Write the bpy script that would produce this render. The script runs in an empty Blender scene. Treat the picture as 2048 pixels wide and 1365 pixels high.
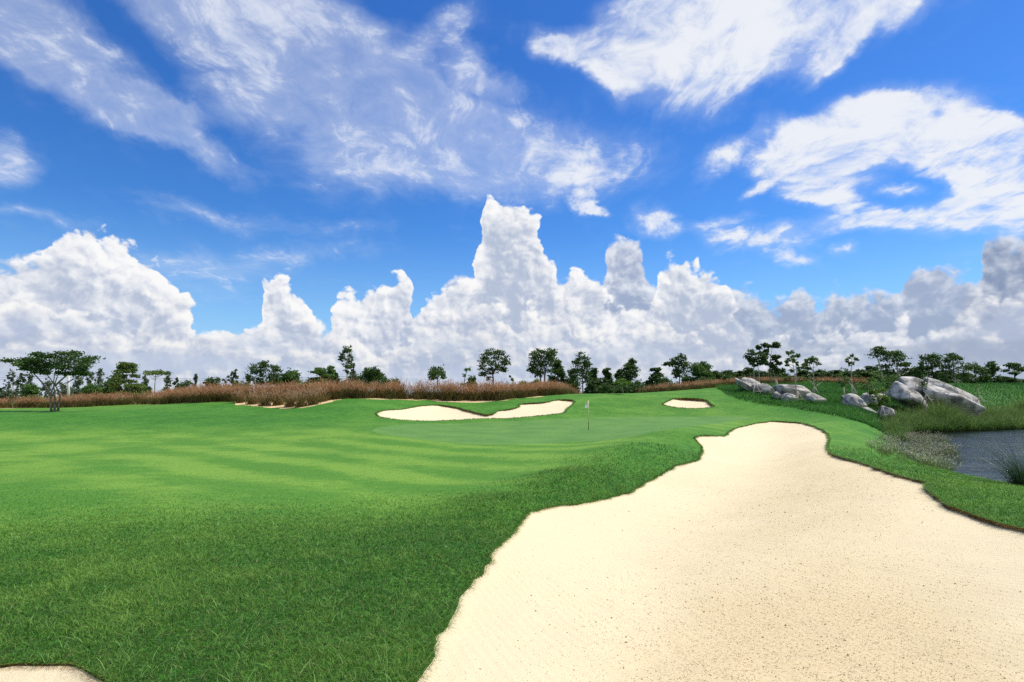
import bpy, math, random
import numpy as np
from mathutils import Vector
from mathutils.geometry import delaunay_2d_cdt

rng = np.random.default_rng(7)
random.seed(7)
SC = bpy.context.scene
COL = SC.collection
F = 1138.0            # focal length in picture units (2048 wide, 20 mm lens)
CX, HY = 1024.0, 793.0  # principal column and the eye-level line

# ------------------------------------------------------------------ helpers
def P(px, py, Y):
    return Vector(((px - CX) / F * Y, Y, (HY - py) / F * Y))

def link(o, parent=None):
    COL.objects.link(o)
    if parent is not None:
        o.parent = parent
    return o

def tag(o, label=None, cat=None, group=None, kind=None):
    if label: o['label'] = label
    if cat: o['category'] = cat
    if group: o['group'] = group
    if kind: o['kind'] = kind
    return o

def empty(name, loc):
    o = bpy.data.objects.new(name, None)
    o.location = loc
    o.empty_display_size = 0.3
    return link(o)

def make_mesh(name, verts, quads=None, tris=None, mat=None, smooth=False, attrs=None, fattr=None):
    me = bpy.data.meshes.new(name)
    verts = np.asarray(verts, dtype=np.float32).reshape(-1, 3)
    q = np.zeros((0, 4), np.int32) if quads is None else np.asarray(quads, np.int32).reshape(-1, 4)
    t = np.zeros((0, 3), np.int32) if tris is None else np.asarray(tris, np.int32).reshape(-1, 3)
    me.vertices.add(len(verts))
    me.vertices.foreach_set('co', verts.ravel())
    nl = len(q) * 4 + len(t) * 3
    me.loops.add(nl)
    me.loops.foreach_set('vertex_index', np.concatenate([q.ravel(), t.ravel()]).astype(np.int32))
    me.polygons.add(len(q) + len(t))
    st = np.concatenate([np.arange(len(q)) * 4, len(q) * 4 + np.arange(len(t)) * 3]).astype(np.int32)
    me.polygons.foreach_set('loop_start', st)
    if smooth:
        me.polygons.foreach_set('use_smooth', np.ones(len(q) + len(t), dtype=bool))
    for k, v in (attrs or {}).items():
        a = me.attributes.new(k, 'FLOAT', 'POINT')
        a.data.foreach_set('value', np.asarray(v, np.float32).ravel())
    me.update(calc_edges=True)
    if mat is not None:
        for m in (mat if isinstance(mat, (list, tuple)) else [mat]):
            me.materials.append(m)
    return me

def mobj(name, verts, quads=None, tris=None, mat=None, smooth=False, attrs=None, parent=None, loc=None):
    o = bpy.data.objects.new(name, make_mesh(name, verts, quads, tris, mat, smooth, attrs))
    if loc is not None:
        o.location = loc
    return link(o, parent)

class Geo:
    """collects pieces of one mesh"""
    def __init__(s):
        s.v, s.q, s.t, s.n, s.a = [], [], [], 0, {}
    def add(s, v, q=None, t=None, **a):
        v = np.asarray(v, float).reshape(-1, 3)
        if q is not None and len(q): s.q.append(np.asarray(q, int).reshape(-1, 4) + s.n)
        if t is not None and len(t): s.t.append(np.asarray(t, int).reshape(-1, 3) + s.n)
        s.v.append(v)
        for k, x in a.items():
            s.a.setdefault(k, []).append(np.broadcast_to(np.asarray(x, float), (len(v),)))
        s.n += len(v)
    def obj(s, name, mat, parent=None, smooth=False, loc=None):
        v = np.concatenate(s.v) if s.v else np.zeros((0, 3))
        return mobj(name, v, np.concatenate(s.q) if s.q else None, np.concatenate(s.t) if s.t else None, mat, smooth,
                    {k: np.concatenate(x) for k, x in s.a.items()}, parent, loc)

def tube(g, pts, rads, n=6, **a):
    pts = np.asarray(pts, float); k = len(pts)
    rads = np.broadcast_to(np.asarray(rads, float), (k,))
    tang = np.gradient(pts, axis=0)
    tang /= np.linalg.norm(tang, axis=1, keepdims=True) + 1e-9
    ref = np.where(np.abs(tang[:, 2:3]) > 0.9, np.array([[1., 0, 0]]), np.array([[0, 0, 1.]]))
    u = np.cross(tang, ref); u /= np.linalg.norm(u, axis=1, keepdims=True) + 1e-9
    w = np.cross(tang, u)
    ang = np.linspace(0, 2 * math.pi, n, endpoint=False)
    ring = (pts[:, None, :] + rads[:, None, None] * (np.cos(ang)[None, :, None] * u[:, None, :] + np.sin(ang)[None, :, None] * w[:, None, :]))
    v = ring.reshape(-1, 3)
    i = np.arange(k - 1)[:, None] * n + np.arange(n)[None, :]
    j = np.arange(k - 1)[:, None] * n + (np.arange(n)[None, :] + 1) % n
    q = np.stack([i, j, j + n, i + n], -1).reshape(-1, 4)
    top = len(v)
    v = np.vstack([v, pts[-1:], pts[:1]])
    b = (k - 1) * n
    t = [(b + m, b + (m + 1) % n, top) for m in range(n)] + [((m + 1) % n, m, top + 1) for m in range(n)]
    g.add(v, q, t, **a)

def blades(g, base, h, lean, ang, w, tone, nseg=3, droop=0.35, side=None, tipw=0.12):
    """curved grass blades: base (N,3); lean = horizontal reach / height"""
    N = len(base)
    if N == 0: return
    h = np.broadcast_to(h, (N,)); lean = np.broadcast_to(lean, (N,)); w = np.broadcast_to(w, (N,)); tone = np.broadcast_to(tone, (N,))
    d = np.stack([np.cos(ang), np.sin(ang), np.zeros(N)], -1)
    sa = rng.uniform(0, 2 * math.pi, N) if side is None else side
    sd = np.stack([np.cos(sa), np.sin(sa), np.zeros(N)], -1)
    vs, ts = [], []
    for k in range(nseg + 1):
        t = k / nseg
        p = base + np.array([0, 0, 1.0]) * (h * (t - droop * lean * t * t))[:, None] + d * (h * lean * t ** 1.7)[:, None]
        hw = (0.5 * w * (1 - t * (1 - tipw)))[:, None]
        vs += [p - sd * hw, p + sd * hw]; ts += [np.full(N, t)] * 2
    V = np.stack(vs, 1); T = np.stack(ts, 1)
    m = 2 * (nseg + 1)
    o = np.arange(N)[:, None] * m
    q = [np.concatenate([o + 2 * k, o + 2 * k + 1, o + 2 * k + 3, o + 2 * k + 2], 1) for k in range(nseg)]
    q = np.stack(q, 1).reshape(-1, 4)
    g.add(V.reshape(-1, 3), q, t=None, tone=np.repeat(tone, m), along=T.ravel())

# value noise for the mesh code
def vnoise(x, y, seed=0):
    def hsh(i, j):
        n = (i * 374761393 + j * 668265263 + seed * 974634777) & 0xFFFFFFFF
        n = ((n ^ (n >> 13)) * 1274126177) & 0xFFFFFFFF
        return ((n ^ (n >> 16)) & 0xFFFF) / 65535.0
    x = np.asarray(x, float); y = np.asarray(y, float)
    i = np.floor(x).astype(np.int64); j = np.floor(y).astype(np.int64)
    fx = x - i; fy = y - j
    fx = fx * fx * (3 - 2 * fx); fy = fy * fy * (3 - 2 * fy)
    return (hsh(i, j) * (1 - fx) + hsh(i + 1, j) * fx) * (1 - fy) + (hsh(i, j + 1) * (1 - fx) + hsh(i + 1, j + 1) * fx) * fy

def fbm(x, y, seed=0, o=4):
    s, a, n = 0, 0.5, 0
    for k in range(o):
        s = s + a * vnoise(np.asarray(x) * 2 ** k, np.asarray(y) * 2 ** k, seed + k); n += a; a *= 0.5
    return s / n

# ------------------------------------------------------------------ node helpers
class NT:
    def __init__(s, tree):
        s.t = tree; tree.nodes.clear()
    def n(s, typ, **kw):
        nd = s.t.nodes.new(typ)
        for k, v in kw.items(): setattr(nd, k, v)
        return nd
    def put(s, sock, v):
        if v is None: return
        if isinstance(v, bpy.types.NodeSocket): s.t.links.new(v, sock)
        else: sock.default_value = v
    def m(s, op, a, b=None, c=None, clamp=False):
        nd = s.n('ShaderNodeMath', operation=op, use_clamp=clamp)
        for k, v in enumerate((a, b, c)): s.put(nd.inputs[k], v)
        return nd.outputs[0]
    def vm(s, op, a, b=None, scale=None):
        nd = s.n('ShaderNodeVectorMath', operation=op)
        s.put(nd.inputs[0], a)
        if b is not None: s.put(nd.inputs[1], b)
        if scale is not None: s.put(nd.inputs['Scale'], scale)
        return nd.outputs['Value'] if op in ('DOT_PRODUCT', 'LENGTH') else nd.outputs[0]
    def smooth(s, x, lo, hi, a=0.0, b=1.0):
        nd = s.n('ShaderNodeMapRange', interpolation_type='SMOOTHSTEP')
        s.put(nd.inputs['Value'], x); s.put(nd.inputs['From Min'], lo); s.put(nd.inputs['From Max'], hi)
        s.put(nd.inputs['To Min'], a); s.put(nd.inputs['To Max'], b)
        return nd.outputs[0]
    def lin(s, x, lo, hi, a=0.0, b=1.0, clamp=True):
        nd = s.n('ShaderNodeMapRange', clamp=clamp)
        s.put(nd.inputs['Value'], x); s.put(nd.inputs['From Min'], lo); s.put(nd.inputs['From Max'], hi)
        s.put(nd.inputs['To Min'], a); s.put(nd.inputs['To Max'], b)
        return nd.outputs[0]
    def noise(s, vec, scale, detail=4.0, rough=0.5, dist=0.0, typ='FBM', out='Fac', lac=2.0):
        nd = s.n('ShaderNodeTexNoise', noise_dimensions='3D', noise_type=typ)
        if vec is not None: s.put(nd.inputs['Vector'], vec)
        s.put(nd.inputs['Scale'], scale); s.put(nd.inputs['Detail'], detail); s.put(nd.inputs['Roughness'], rough)
        s.put(nd.inputs['Distortion'], dist); s.put(nd.inputs['Lacunarity'], lac)
        return nd.outputs[out]
    def voro(s, vec, scale, detail=0.0, rough=0.5, feature='SMOOTH_F1', smooth=0.5, out='Distance', rand=1.0):
        nd = s.n('ShaderNodeTexVoronoi', feature=feature)
        if vec is not None: s.put(nd.inputs['Vector'], vec)
        s.put(nd.inputs['Scale'], scale)
        if 'Detail' in nd.inputs: s.put(nd.inputs['Detail'], detail); s.put(nd.inputs['Roughness'], rough)
        if feature == 'SMOOTH_F1': s.put(nd.inputs['Smoothness'], smooth)
        s.put(nd.inputs['Randomness'], rand)
        return nd.outputs[out]
    def mix(s, f, a, b, typ='MIX'):
        nd = s.n('ShaderNodeMix', data_type='RGBA', blend_type=typ)
        s.put(nd.inputs[0], f)
        for k, v in ((6, a), (7, b)):
            if not isinstance(v, bpy.types.NodeSocket) and len(v) == 3: v = (*v, 1)
            s.put(nd.inputs[k], v)
        return nd.outputs[2]
    def ramp(s, f, stops):
        nd = s.n('ShaderNodeValToRGB')
        el = nd.color_ramp.elements
        while len(el) < len(stops): el.new(0.5)
        for e, (p, c) in zip(el, stops):
            e.position = p; e.color = (*c, 1) if len(c) == 3 else c
        s.put(nd.inputs[0], f)
        return nd.outputs[0]
    def mapping(s, vec, scale=(1, 1, 1), rot=(0, 0, 0), loc=(0, 0, 0)):
        nd = s.n('ShaderNodeMapping')
        s.put(nd.inputs['Vector'], vec)
        nd.inputs['Scale'].default_value = scale; nd.inputs['Rotation'].default_value = rot; nd.inputs['Location'].default_value = loc
        return nd.outputs[0]
    def attr(s, name):
        return s.n('ShaderNodeAttribute', attribute_name=name).outputs['Fac']
    def sep(s, v):
        nd = s.n('ShaderNodeSeparateXYZ'); s.put(nd.inputs[0], v); return nd.outputs
    def comb(s, x, y, z):
        nd = s.n('ShaderNodeCombineXYZ')
        for k, v in enumerate((x, y, z)): s.put(nd.inputs[k], v)
        return nd.outputs[0]

def material(name):
    m = bpy.data.materials.new(name); m.use_nodes = True
    return m, NT(m.node_tree)

def finish(t, color, rough=0.8, spec=0.3, bump=None, bump_str=0.5, bump_dist=0.05, trans=None, trans_w=0.0):
    b = t.n('ShaderNodeBsdfPrincipled')
    if not isinstance(color, bpy.types.NodeSocket) and len(color) == 3: color = (*color, 1)
    t.put(b.inputs['Base Color'], color); t.put(b.inputs['Roughness'], rough); t.put(b.inputs['Specular IOR Level'], spec)
    if bump is not None:
        bn = t.n('ShaderNodeBump'); t.put(bn.inputs['Height'], bump); t.put(bn.inputs['Strength'], bump_str); t.put(bn.inputs['Distance'], bump_dist)
        t.put(b.inputs['Normal'], bn.outputs[0])
    out = t.n('ShaderNodeOutputMaterial'); sh = b.outputs[0]
    if trans_w:
        tr = t.n('ShaderNodeBsdfTranslucent'); t.put(tr.inputs[0], trans if trans is not None else color)
        mx = t.n('ShaderNodeMixShader'); mx.inputs[0].default_value = trans_w
        t.put(mx.inputs[1], sh); t.put(mx.inputs[2], tr.outputs[0]); sh = mx.outputs[0]
    t.put(out.inputs[0], sh)
    return b

def geo_pos(t):
    return t.n('ShaderNodeNewGeometry').outputs['Position']
# ------------------------------------------------------------------ camera, sun, sky
cam_d = bpy.data.cameras.new('camera')
cam_d.sensor_width = 36.0
cam_d.lens = F / 2048 * 36.0
cam_d.shift_y = (HY - 682.5) / 2048
cam_d.clip_start = 0.05; cam_d.clip_end = 20000
cam = link(bpy.data.objects.new('camera', cam_d))
cam.location = (0, 0, 0); cam.rotation_euler = (math.radians(90), 0, 0)
SC.camera = cam

SUN_AZ, SUN_EL = math.radians(68), math.radians(57)   # azimuth clockwise from the view axis (+Y)
sd = Vector((math.sin(SUN_AZ) * math.cos(SUN_EL), math.cos(SUN_AZ) * math.cos(SUN_EL), math.sin(SUN_EL)))
sun_d = bpy.data.lights.new('sun', 'SUN'); sun_d.energy = 4.6; sun_d.angle = math.radians(0.53); sun_d.color = (1.0, 0.94, 0.84)
sun = link(bpy.data.objects.new('sun', sun_d)); sun.rotation_euler = sd.to_track_quat('Z', 'Y').to_euler()

def azel(px, py):
    X, Z = (px - CX) / F, (HY - py) / F
    return math.atan(X), math.atan(Z / math.hypot(X, 1))

world = bpy.data.worlds.new('World'); SC.world = world; world.use_nodes = True
W = NT(world.node_tree)
D = W.n('ShaderNodeTexCoord').outputs['Generated']
D = W.vm('NORMALIZE', D)
dx, dy, dz = W.sep(D)
az = W.m('ARCTAN2', dx, dy)
el = W.m('ARCSINE', dz)
sky = W.n('ShaderNodeTexSky', sky_type='NISHITA')
sky.sun_disc = False; sky.sun_elevation = SUN_EL; sky.sun_rotation = SUN_AZ
sky.altitude = 0; sky.air_density = 1.0; sky.dust_density = 0.15; sky.ozone_density = 4.0
skyc = sky.outputs[0]
hs = W.n('ShaderNodeHueSaturation'); hs.inputs['Saturation'].default_value = 1.24; hs.inputs['Value'].default_value = 0.138; hs.inputs['Hue'].default_value = 0.515
W.put(hs.inputs['Color'], skyc)
blue = hs.outputs[0]
blue = W.mix(1.0, blue, (0.60, 0.97, 1.08), 'MULTIPLY')

A0, A1, E1 = -0.85, 0.85, 0.5     # range of the cloud skylines
azn = W.lin(az, A0, A1, 0, 1)

def skyline(pts, azs):
    nd = W.n('ShaderNodeFloatCurve')
    c = nd.mapping.curves[0]
    xy = []
    for px, py in pts:
        a, e = azel(px, py)
        xy.append(((a - A0) / (A1 - A0), max(0, e / E1)))
    xy = [(0.0, xy[0][1])] + xy + [(1.0, xy[-1][1])]
    c.points[0].location = xy[0]; c.points[1].location = xy[-1]
    for x, y in xy[1:-1]: c.points.new(x, y)
    for p in c.points: p.handle_type = 'AUTO_CLAMPED'
    nd.mapping.update()
    W.put(nd.inputs['Value'], azs)
    return W.m('MULTIPLY', nd.outputs[0], E1)

# direction coordinate for the puffs (slightly squeezed upright)
Dv = W.comb(dx, dy, W.m('MULTIPLY', dz, 1.15))
warpc = W.noise(Dv, 9.0, 5, 0.6, out='Color')
warp = W.vm('SUBTRACT', warpc, (0.5, 0.5, 0.5))
Dw = W.vm('ADD', Dv, W.vm('SCALE', warp, scale=0.05))
def puff(vec, sc=17.0):
    a = W.voro(vec, sc, 3.0, 0.5, 'F1')
    return W.m('SUBTRACT', 0.62, a)          # high inside a puff, low in the creases
b0 = puff(Dw)
b1 = puff(W.vm('ADD', Dw, (0.012, 0.0, 0.014)))   # the same puffs a little nearer the sun
relief = W.m('SUBTRACT', b0, b1)
f0 = puff(W.vm('ADD', Dw, (0.31, 0.17, 0.05)), 40.0); f1 = puff(W.vm('ADD', Dw, (0.3155, 0.17, 0.0565)), 40.0)
relief = W.m('ADD', relief, W.m('MULTIPLY', W.m('SUBTRACT', f0, f1), 0.8))
big = W.noise(W.mapping(Dv, (1, 1, 1.7)), 4.2, 3, 0.5)
mid = W.noise(Dw, 22.0, 5, 0.6)
wx = W.sep(warp)[0]
azw = W.lin(W.m('ADD', az, W.m('MULTIPLY', wx, 0.05)), A0, A1, 0, 1)

def cumulus(pts, amp, soft, white, grey, depth, gbias, gmap=None, gk=0.95):
    """one bank of heaped cloud: (mask, colour)"""
    h = W.m('ADD', skyline(pts, azw), 0.38 * amp)
    e2 = W.m('SUBTRACT', el, W.m('MULTIPLY', b0, amp))
    e2 = W.m('SUBTRACT', e2, W.m('MULTIPLY', W.m('SUBTRACT', mid, 0.5), amp * 0.6))
    e2 = W.m('SUBTRACT', e2, W.m('MULTIPLY', f0, amp * 0.3))
    d = W.m('SUBTRACT', h, e2)
    mask = W.smooth(d, 0.0, soft)
    g = W.m('ADD', W.m('MULTIPLY', W.lin(d, 0.0, depth), gk), W.m('MULTIPLY', W.m('SUBTRACT', big, 0.5), 1.05))
    g = W.m('ADD', g, W.m('MULTIPLY', W.m('SUBTRACT', mid, 0.5), 0.28))
    g = W.m('ADD', g, W.m('MULTIPLY', relief, -1.15))
    g = W.m('ADD', g, gbias)
    if gmap is not None: g = W.m('ADD', g, gmap)
    g = W.smooth(g, -0.4, 1.4)
    return mask, W.mix(g, white, grey)

right = W.smooth(az, 0.12, 0.62)
far_pts = [(0, 520), (60, 515), (120, 560), (300, 600), (420, 660), (480, 665), (640, 680), (700, 650), (850, 620), (905, 545), (940, 540), (1010, 500), (1060, 450), (1100, 530),
           (1190, 560), (1215, 505), (1245, 470), (1268, 466), (1285, 500), (1310, 560), (1400, 570), (1500, 570), (1560, 592), (1600, 570), (1640, 590), (1670, 565),
           (1700, 590), (1760, 562), (1805, 568), (1822, 530), (1860, 516), (1900, 528), (1945, 545), (1970, 580), (2048, 560)]
dark_pts = [(0, 793), (1900, 793), (1925, 600), (1950, 545), (1962, 440), (1985, 425), (2020, 445), (2048, 420), (2100, 400), (2200, 420)]
main_pts = [(-100, 560), (0, 545), (75, 500), (90, 468), (125, 452), (160, 444), (195, 452), (215, 442), (250, 452), (285, 475), (310, 498), (340, 545), (372, 585), (410, 625), (450, 652), (505, 650),
            (520, 605), (528, 546), (545, 540), (570, 548), (590, 566), (612, 582), (628, 640), (650, 680), (668, 620), (700, 584), (735, 574), (775, 560), (800, 545),
            (822, 555), (836, 635), (854, 592), (880, 568), (905, 562), (940, 560), (948, 500), (962, 455), (975, 388), (992, 384), (1012, 398), (1050, 408), (1078, 440), (1092, 490),
            (1116, 528), (1126, 560), (1150, 538), (1190, 545), (1215, 600), (1290, 620), (1318, 540), (1345, 498), (1365, 500), (1388, 525), (1428, 540), (1455, 565), (1475, 620), (1560, 660), (1700, 650), (1850, 660), (1930, 690), (2048, 600)]
low_pts = [(0, 600), (60, 590), (110, 640), (150, 615), (200, 620), (240, 650), (300, 600), (360, 590), (420, 640), (480, 690), (540, 650), (600, 640), (680, 660), (760, 690), (850, 640), (900, 610), (960, 600),
           (1040, 630), (1120, 610), (1180, 625), (1250, 670), (1310, 640), (1370, 660), (1440, 700), (1540, 700), (1640, 680), (1700, 690), (1760, 705), (1850, 690), (1990, 600), (2048, 590)]

bank_pts = [(0, 690), (60, 700), (130, 660), (200, 668), (260, 700), (330, 660), (400, 670), (470, 650), (520, 700), (600, 680), (700, 715), (800, 680), (880, 660), (960, 650), (1060, 690), (1150, 665), (1240, 680), (1320, 700), (1420, 690), (1520, 715), (1620, 700), (1720, 715), (1850, 720), (1950, 690), (2048, 680)]
# thin high cloud: soft streaks and sheets
Xp = W.m('DIVIDE', dx, W.m('MAXIMUM', W.m('ABSOLUTE', dy), 0.15))
Zp = W.m('DIVIDE', dz, W.m('MAXIMUM', W.m('ABSOLUTE', dy), 0.15))
uv = W.comb(Xp, Zp, 0)
uv = W.vm('ADD', uv, W.vm('MULTIPLY', W.vm('SUBTRACT', W.noise(Dv, 7.0, 5, 0.6, out='Color'), (0.5, 0.5, 0.5)), (0.16, 0.11, 0)))
def blob(px, py, rx, ry, ang, k=1.0):
    nd = W.n('ShaderNodeMapping', vector_type='TEXTURE')
    W.put(nd.inputs['Vector'], uv)
    nd.inputs['Location'].default_value = ((px - CX) / F, (HY - py) / F, 0)
    nd.inputs['Rotation'].default_value = (0, 0, math.radians(ang))
    nd.inputs['Scale'].default_value = (1.12 * rx / F, 1.12 * ry / F, 1)
    g = W.n('ShaderNodeTexGradient', gradient_type='SPHERICAL'); W.put(g.inputs[0], nd.outputs[0])
    return W.m('MULTIPLY', g.outputs['Fac'], k)
def blobs(lst):
    s = None
    for b in lst:
        x = blob(*b); s = x if s is None else W.m('ADD', s, x)
    return s
zc = W.m('ADD', W.m('MAXIMUM', dz, 0.0), 0.16)
plane = W.comb(W.m('DIVIDE', dx, zc), W.m('DIVIDE', dy, zc), 0)
pw_ = W.vm('ADD', plane, W.vm('SCALE', W.vm('SUBTRACT', W.noise(plane, 2.2, 3, 0.5, out='Color'), (0.5, 0.5, 0.5)), scale=0.35))
cn = W.noise(pw_, 3.2, 8, 0.66, 0.1)
cn2 = W.noise(W.mapping(pw_, (2.4, 0.7, 1), (0, 0, math.radians(-40))), 4.2, 7, 0.66, 0.3)
cn3 = W.noise(W.mapping(pw_, (1, 1, 1), (0, 0, 0), (3.7, 1.2, 0)), 11.0, 6, 0.65, 0.1)
nz = W.m('ADD', W.m('MULTIPLY', cn, 0.42), W.m('ADD', W.m('MULTIPLY', cn2, 0.33), W.m('MULTIPLY', cn3, 0.25)))
nz = W.m('SUBTRACT', nz, 0.5)
left_sheet = blobs([(30, 60, 190, 110, -40, 1.3), (190, 165, 240, 80, -32, 1.1), (310, 210, 110, 40, -25, .9), (420, 20, 250, 90, -15, .95), (560, 110, 360, 125, -22, 1.1), (800, 170, 260, 110, -20, 1.05), (470, 210, 150, 60, -15, .8),
                    (600, 20, 160, 90, -20, .8), (840, 270, 330, 120, -10, .75), (960, 320, 360, 100, -5, .55), (690, 330, 300, 80, -12, .45), (390, 300, 150, 36, -28, .8), (250, 250, 60, 20, -30, .5),
                    (420, 430, 220, 26, -10, .5), (60, 425, 200, 18, -12, .5), (5, 315, 90, 60, -20, 1.2), (500, 515, 340, 34, 3, .5), (900, 60, 110, 40, 30, .6), (950, 120, 60, 50, -50, .8),
                    (1010, 165, 70, 34, -30, .7), (690, 455, 130, 30, 0, .35), (300, 560, 330, 70, 0, .4), (1150, 300, 260, 120, 0, .35)])
right_sheet = blobs([(1320, 70, 190, 110, 0, 1.3), (1500, 10, 330, 130, 0, 1.3), (1560, 80, 170, 60, 12, .9), (1730, -10, 250, 90, 12, 1.3), (1385, 150, 120, 110, 0, 1.2), (1170, 85, 150, 50, -5, .85), (1660, 125, 110, 34, 35, .9), (1540, 150, 130, 30, 10, .6), (1100, 95, 60, 40, 0, .7), (1230, 150, 90, 50, -40, .6),
                     (1640, 340, 150, 75, -5, 1.2), (1710, 265, 170, 70, 15, 1.1), (1860, 265, 200, 75, -8, 1.1), (2000, 310, 140, 80, -20, 1.1), (2020, 390, 150, 80, 0, 1.1), (1900, 425, 160, 46, 12, 1.1), (1745, 440, 140, 32, 5, 1.1), (1640, 402, 120, 26, -3, 1.0), (1550, 330, 90, 46, 10, .8), (1575, 262, 90, 40, -10, .75),
                     (1820, 190, 200, 40, 5, .55), (1960, 230, 120, 40, -30, .6), (1505, 382, 50, 18, 15, .95), (1450, 300, 90, 34, 25, .85), (1160, 398, 30, 34, 50, .9), (1185, 412, 46, 13, -18, .95), (1312, 445, 60, 44, -30, 1.0), (1430, 448, 90, 26, 0, .7), (1540, 485, 140, 34, 8, .85), (1605, 515, 60, 16, 0, .8), (1700, 500, 40, 22, 0, .7), (1440, 480, 60, 20, 0, .6), (1806, 378, 50, 18, 15, .8), (1850, 315, 170, 36, -6, .7), (2060, 350, 160, 140, 0, .8)])
back = W.m('ADD', W.m('MULTIPLY', W.smooth(dy, 0.05, -0.3), 0.75), W.m('MULTIPLY', W.smooth(dz, 0.6, 0.8), 0.6))  # unseen cloud behind the camera and overhead, added to whiten the fill light
sheet = W.m('ADD', W.m('ADD', left_sheet, right_sheet), back)
rgt = W.smooth(az, -0.1, 0.2)
sheet = W.m('MINIMUM', sheet, W.lin(rgt, 0, 1, 0.70, 0.78))
dens = W.m('ADD', W.m('MULTIPLY', sheet, W.lin(rgt, 0, 1, 0.85, 1.25)), W.m('MULTIPLY', nz, W.lin(rgt, 0, 1, 3.9, 3.6)))
dens = W.m('SUBTRACT', dens, W.lin(rgt, 0, 1, 0.16, 0.26))
dens = W.m('MULTIPLY', dens, W.smooth(sheet, 0.02, 0.3))
crisp = W.smooth(dens, 0.0, 0.9)
veil = W.smooth(W.m('ADD', W.m('MULTIPLY', sheet, 1.0), W.m('MULTIPLY', nz, 1.5)), 0.0, 1.0, 0, 0.5)
thick = W.m('MAXIMUM', W.m('MULTIPLY', crisp, W.lin(rgt, 0, 1, 0.8, 0.95)), veil)
hi_col = W.mix(W.smooth(W.m('ADD', dens, W.m('MULTIPLY', cn3, 0.5)), 0.3, 1.2), (0.68, 0.77, 0.93), W.mix(rgt, (0.88, 0.91, 0.97), (0.88, 0.90, 0.94)))
out = blue
# pale air near the horizon
out = W.mix(W.smooth(el, 0.30, 0.0, 0, 0.55), out, (0.42, 0.66, 0.96))
out = W.mix(thick, out, hi_col)
m_, c_ = cumulus(dark_pts, 0.05, 0.03, (0.72, 0.75, 0.82), (0.25, 0.31, 0.45), 0.10, 0.2)
out = W.mix(W.m('MULTIPLY', m_, 0.95), out, c_)
m_, c_ = cumulus(far_pts, 0.05, 0.022, (0.86, 0.88, 0.92), (0.36, 0.42, 0.57), 0.11, 0.08, W.m('MULTIPLY', right, 0.45))
out = W.mix(W.m('MULTIPLY', m_, 0.93), out, c_)
m_, c_ = cumulus(main_pts, 0.05, 0.012, (0.96, 0.96, 0.965), (0.46, 0.53, 0.68), 0.12, 0.08, W.m('MULTIPLY', right, 0.5))
out = W.mix(m_, out, c_)
m_, c_ = cumulus(low_pts, 0.06, 0.02, (0.97, 0.96, 0.945), (0.44, 0.51, 0.665), 0.065, 0.06, W.m('MULTIPLY', right, 0.5))
out = W.mix(W.m('MULTIPLY', m_, 0.92), out, c_)
m_, c_ = cumulus(bank_pts, 0.05, 0.025, (0.94, 0.925, 0.90), (0.46, 0.53, 0.68), 0.05, 0.1, W.m('MULTIPLY', right, 0.3))
out = W.mix(W.m('MULTIPLY', m_, 0.85), out, c_)
# flat grey bases and bright strips low down
strip = W.noise(W.comb(W.m('MULTIPLY', az, 5.0), W.m('MULTIPLY', el, 34.0), 3.3), 1.0, 5, 0.55, 0.3)
sm = W.m('MULTIPLY', W.smooth(el, 0.13, 0.06), W.smooth(strip, 0.42, 0.62))
out = W.mix(W.m('MULTIPLY', sm, 0.68), out, W.mix(right, (0.52, 0.60, 0.76), (0.34, 0.41, 0.55)))
out = W.mix(W.smooth(el, 0.04, 0.0, 0, 0.4), out, (0.78, 0.83, 0.89))
out = W.mix(W.smooth(el, -0.005, -0.03), out, (0.16, 0.22, 0.12))
bg = W.n('ShaderNodeBackground'); W.put(bg.inputs['Color'], out); bg.inputs['Strength'].default_value = 1.0
wo = W.n('ShaderNodeOutputWorld'); W.put(wo.inputs[0], bg.outputs[0])
world.cycles.sampling_method = 'MANUAL'; world.cycles.sample_map_resolution = 256
SC.view_settings.view_transform = 'Standard'; SC.view_settings.look = 'None'
SC.view_settings.exposure = 0.0; SC.view_settings.gamma = 1.0
SC.cycles.max_bounces = 6; SC.cycles.diffuse_bounces = 3; SC.cycles.transparent_max_bounces = 8
SC.cycles.use_adaptive_sampling = True; SC.cycles.adaptive_threshold = 0.015
SC.cycles.use_denoising = False
# ------------------------------------------------------------------ terrain: surveyed spot heights (column, row, distance), smoothly joined
WZ = -2.85            # pond level
SPOT = []
def spots(px, rows):
    for py, Y in rows: SPOT.append((px, Y, (HY - py) / F * Y))
far_end = [(803, 160), (799, 300)]
for px, d in ((-900, 0), (-450, 0), (0, 0)):
    spots(px, [(1365, 3.2), (1200, 4.7), (1100, 6.6), (1000, 10.3), (940, 15.5), (900, 22.5), (877, 29), (850, 36), (829, 45), (821, 51), (818, 58), (814, 66), (809, 90)] + far_end)
spots(300, [(1365, 3.2), (1200, 4.6), (1100, 6.4), (1000, 10.2), (940, 15.5), (900, 22.8), (876, 30), (850, 37), (826, 46), (816, 53), (813, 58), (811, 64), (806, 90)] + far_end)
spots(430, [(1365, 3.2), (1150, 5.4), (1000, 10.4), (950, 15), (904, 22.5), (874, 30.5), (850, 37), (826, 46), (813, 52), (803, 58), (801, 61), (800, 68), (803, 90)] + far_end)
spots(560, [(1365, 3.2), (1150, 5.4), (1050, 8.0), (1000, 10.6), (950, 15), (908, 22), (873, 31), (851, 37), (831, 44), (819, 50), (808, 54), (800, 58), (798, 64), (799, 80)] + far_end)
spots(720, [(1365, 3.3), (1150, 5.6), (1060, 8.0), (1000, 11.2), (950, 15.8), (908, 22), (880, 28), (858, 34), (838, 42), (815, 48), (799, 54), (795, 58), (793, 64), (797, 80)] + far_end)
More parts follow.
